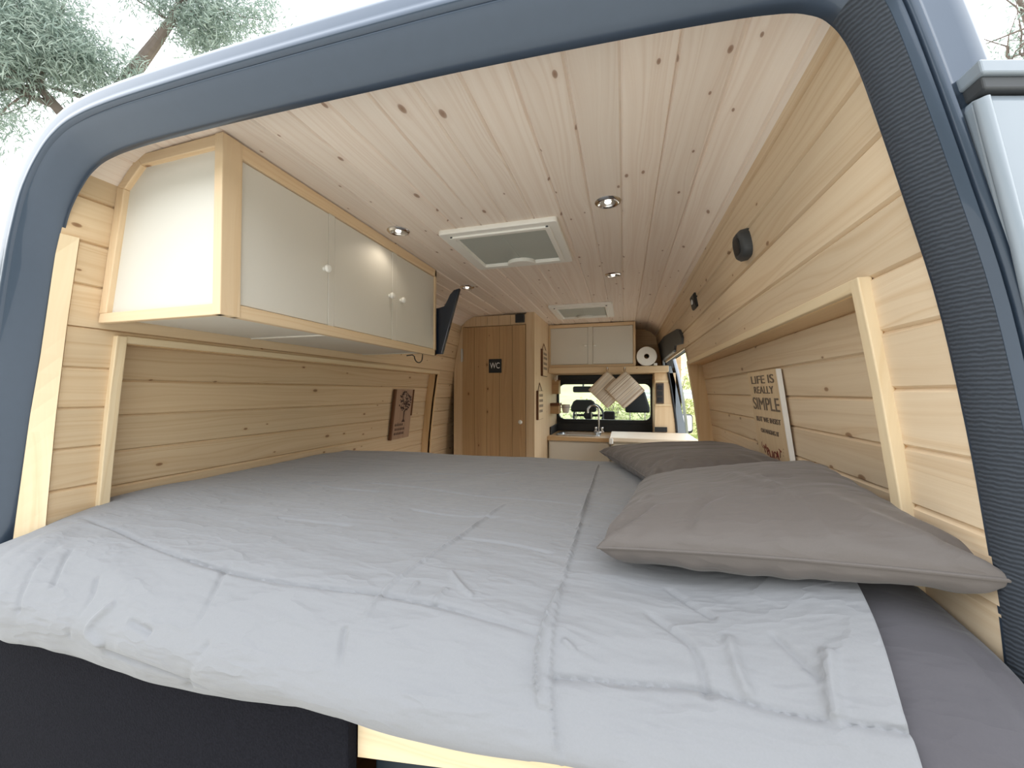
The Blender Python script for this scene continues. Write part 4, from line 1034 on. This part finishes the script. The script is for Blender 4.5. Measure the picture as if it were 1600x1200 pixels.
rg = np.random.default_rng(5)
t1 = empty('gum_tree', (-5.95, 2.75, -.65), 'leafy grey-green tree over the left corner of the van roof', 'tree')
trunk = MB().tube([(-5.95, 2.75, -.7), (-6.0, 2.72, 1.5), (-5.93, 2.74, 3.5), (-5.86, 2.74, 4.75), (-5.84, 2.74, 4.96), (-5.52, 2.82, 5.41), (-5.26, 2.87, 5.72), (-5.03, 2.90, 5.98), (-4.80, 2.9, 6.25), (-4.5, 3.2, 6.7)], [.2, .17, .13, .10, .085, .075, .062, .048, .035, .015], 10)
trunk.tube([(-5.90, 2.74, 4.3), (-6.1, 2.4, 4.72), (-6.2, 2.26, 4.95), (-6.0, 2.25, 5.3), (-5.8, 2.3, 5.9)], [.07, .055, .045, .03, .012], 8)
trunk.tube([(-6.12, 2.38, 4.75), (-6.4, 2.1, 4.85), (-6.9, 1.9, 4.95)], [.04, .03, .01], 7).tube([(-5.84, 2.74, 4.96), (-6.1, 2.5, 5.0), (-6.35, 2.25, 5.02)], [.04, .03, .012], 7)
trunk.build('trunk', M_BARK, t1, smooth=True)
cs = []; tw = MB()
def blob(c, r, n):
    c = np.array(c)
    for _ in range(n):
        d = rg.normal(size=3); d *= r*rg.random()**.4/np.linalg.norm(d); cs.append(c+d)
blob((-5.95, 2.2, 5.35), .42, 44); blob((-6.05, 2.15, 5.75), .50, 40); blob((-6.35, 2.0, 5.0), .38, 32); blob((-5.72, 2.45, 5.25), .26, 26); blob((-6.45, 1.95, 4.55), .3, 16); blob((-6.6, 1.8, 4.2), .3, 10); blob((-4.6, 3.1, 6.0), .3, 12)
blob((-4.95, 3.0, 6.15), .34, 20); blob((-4.52, 3.25, 6.32), .30, 18); blob((-4.75, 3.05, 5.95), .22, 10); blob((-5.3, 2.6, 6.3), .36, 18); blob((-4.2, 3.5, 6.5), .25, 8); blob((-6.7, 1.9, 5.6), .5, 26)
blob((-5.45, 2.72, 5.25), .16, 5)
for c in cs[::6]:
    src = min(((-5.84, 2.74, 4.96), (-5.26, 2.87, 5.72), (-5.03, 2.9, 5.98), (-6.0, 2.25, 5.3), (-6.2, 2.26, 4.95), (-4.8, 2.9, 6.25)), key=lambda q: np.linalg.norm(np.array(q)-c))
    m_ = (np.array(src)+c)/2+rg.normal(size=3)*.05; tw.tube([src, tuple(m_), tuple(c)], [.014, .009, .004], 5)
tw.build('twigs', M_BARK, t1)
leaves('foliage', cs, 120, .26, .105, .0125, .75, M_LEAF, t1, rg)
t2 = empty('bare_tree', (5.4, 5.6, -.65), 'thin branched tree above the open rear door on the right', 'tree')
b_ = MB().tube([(5.4, 5.6, -.7), (5.3, 5.5, 2.5), (5.1, 5.35, 4.2), (4.95, 5.2, 5.1), (4.7, 5.05, 5.6), (4.4, 4.95, 6.0)], [.13, .10, .07, .04, .022, .008], 8)
cs = []
for k in range(80):
    s0 = np.array([4.95, 5.2, 4.9])+rg.normal(size=3)*.22; d = rg.normal(size=3); d[2] = abs(d[2])*.5+.1; d[0] -= .35; d /= np.linalg.norm(d); L = rg.uniform(.4, .9)
    p = [s0]
    for i in range(4): d = d+rg.normal(size=3)*.25; d /= np.linalg.norm(d); p.append(p[-1]+d*L/4)
    b_.tube([tuple(q) for q in p], [.013, .010, .008, .005, .003], 5); cs += p[2:]
b_.build('branches', M_BARK, t2, smooth=True)
leaves('foliage', cs, 9, .12, .075, .016, .4, M_LEAF, t2, rg)

# shrubs on the bank, seen through the bulkhead window and the side door
sp_ = [(-1.35, 9.4, 1.35), (-.35, 9.9, 1.5), (.55, 9.3, 1.3), (1.35, 10.0, 1.5), (2.15, 9.5, 1.2), (3.0, 10.6, 1.3), (-2.3, 10.6, 1.6), (.1, 11.6, 1.7), (1.9, 12.0, 1.6)]
where = ['behind the rear-view mirror', 'behind the driver headrest', 'behind the left pot holder', 'behind the passenger headrest', 'seen through the side door', 'farther right beyond the side door', 'at the far left of the windscreen view', 'higher up the bank in mid view', 'higher up the bank towards the side door']
proto = None
for (x, y, s_), wr in zip(sp_, where):
    lb = 'pale green shrub on the bank, ' + wr
    if proto is None or True:
        r = empty('shrub', (x, y, hz_at(y)), lb, 'shrub', 'shrubs on the bank')
        st = MB(); cc = []
        for k in range(16):
            a = rg.uniform(0, 6.28); rr_ = rg.random()**.5*.42*s_; h = rg.uniform(.35, 1.)*s_*.85; tip = (x+rr_*math.cos(a), y+rr_*math.sin(a)*.7, hz_at(y)+h)
            st.tube([(x+rr_*.1*math.cos(a), y, hz_at(y)-.05), (x+rr_*.5*math.cos(a), y+rr_*.3*math.sin(a), hz_at(y)+h*.55), tip], [.018, .012, .005], 5)
            for q in range(5): cc.append((tip[0]+rg.normal()*.12, tip[1]+rg.normal()*.12, tip[2]-abs(rg.normal())*.35*s_))
        st.build('stems', M_BARK, r)
        leaves('foliage', cc, 16, .34, .11, .05, .1, M_SHRUB, r, rg)
gl = empty('guard_rail', (2.2, 8.7, -.6), 'pale horizontal guard rail outside the side door', 'rail')
MB().prism([(8.66, 1.16), (8.70, 1.16), (8.70, 1.36), (8.66, 1.36), (8.64, 1.30), (8.67, 1.26), (8.64, 1.22)], 'x', .9, 5.5).build('beam', plain('galvanised', srgb(214,216,214), .5), gl)
for x in (1.25, 3.2, 5.2): MB().box(x, x+.08, 8.70, 8.76, -.65, 1.34).build('post', M_BARK, gl)

# ------------------------------------------------------------------ sky, camera, colour
w_ = bpy.data.worlds.new('World'); S.world = w_; w_.use_nodes = True; nt = w_.node_tree; n = N(nt)
bg = nt.nodes['Background']; tcw = n('TexCoord'); spz = n('SeparateXYZ'); n.l(tcw.outputs['Generated'], spz.inputs[0])
sky = n.ramp(n.math('ADD', n.math('MULTIPLY', spz.outputs[2], .5), .5), [(.45, (.5, .5, .48, 1)), (.54, (.98, 1.0, 1.02, 1)), (.75, (1.0, 1.05, 1.10, 1)), (1., (1.0, 1.08, 1.2, 1))])
# unseen dark tree belt added along the horizon behind the van to darken reflections
edge = n.math('ADD', .20, n.math('MULTIPLY', n.math('SUBTRACT', n.noise(tcw.outputs['Generated'], 7., 5, .65), .5), .30))
belt = n.math('MULTIPLY', n.ramp(n.math('ADD', n.math('MULTIPLY', n.math('SUBTRACT', edge, spz.outputs[2]), 9.), .5), [(.3, (0, 0, 0, 1)), (.7, (1, 1, 1, 1))]),
              n.ramp(n.math('ADD', n.math('MULTIPLY', spz.outputs[1], -1.), .0), [(.0, (0, 0, 0, 1)), (.25, (1, 1, 1, 1))]))
n.l(n.mix(belt, sky, (.13, .15, .13, 1)), bg.inputs[0])
bg.inputs[1].default_value = 1.0
cd = bpy.data.cameras.new('Camera'); co = bpy.data.objects.new('Camera', cd); COL.objects.link(co); S.camera = co
cd.sensor_fit = 'HORIZONTAL'; cd.sensor_width = 36; cd.lens = 36*610/1600; cd.clip_start = .02; cd.clip_end = 200
co.location = (.46, -.56, 1.30); co.rotation_euler = (math.radians(90+1.2209), 0, math.atan(175/610))
vs = S.view_settings; S.display_settings.display_device = 'sRGB'; vs.view_transform = 'Standard'; vs.look = 'None'; vs.gamma = 1; vs.use_curve_mapping = False; vs.exposure = 1.62
cy = S.cycles; cy.use_denoising = True; cy.max_bounces = 10; cy.diffuse_bounces = 6; cy.glossy_bounces = 4; cy.transparent_max_bounces = 12; cy.transmission_bounces = 6; cy.sample_clamp_indirect = 6
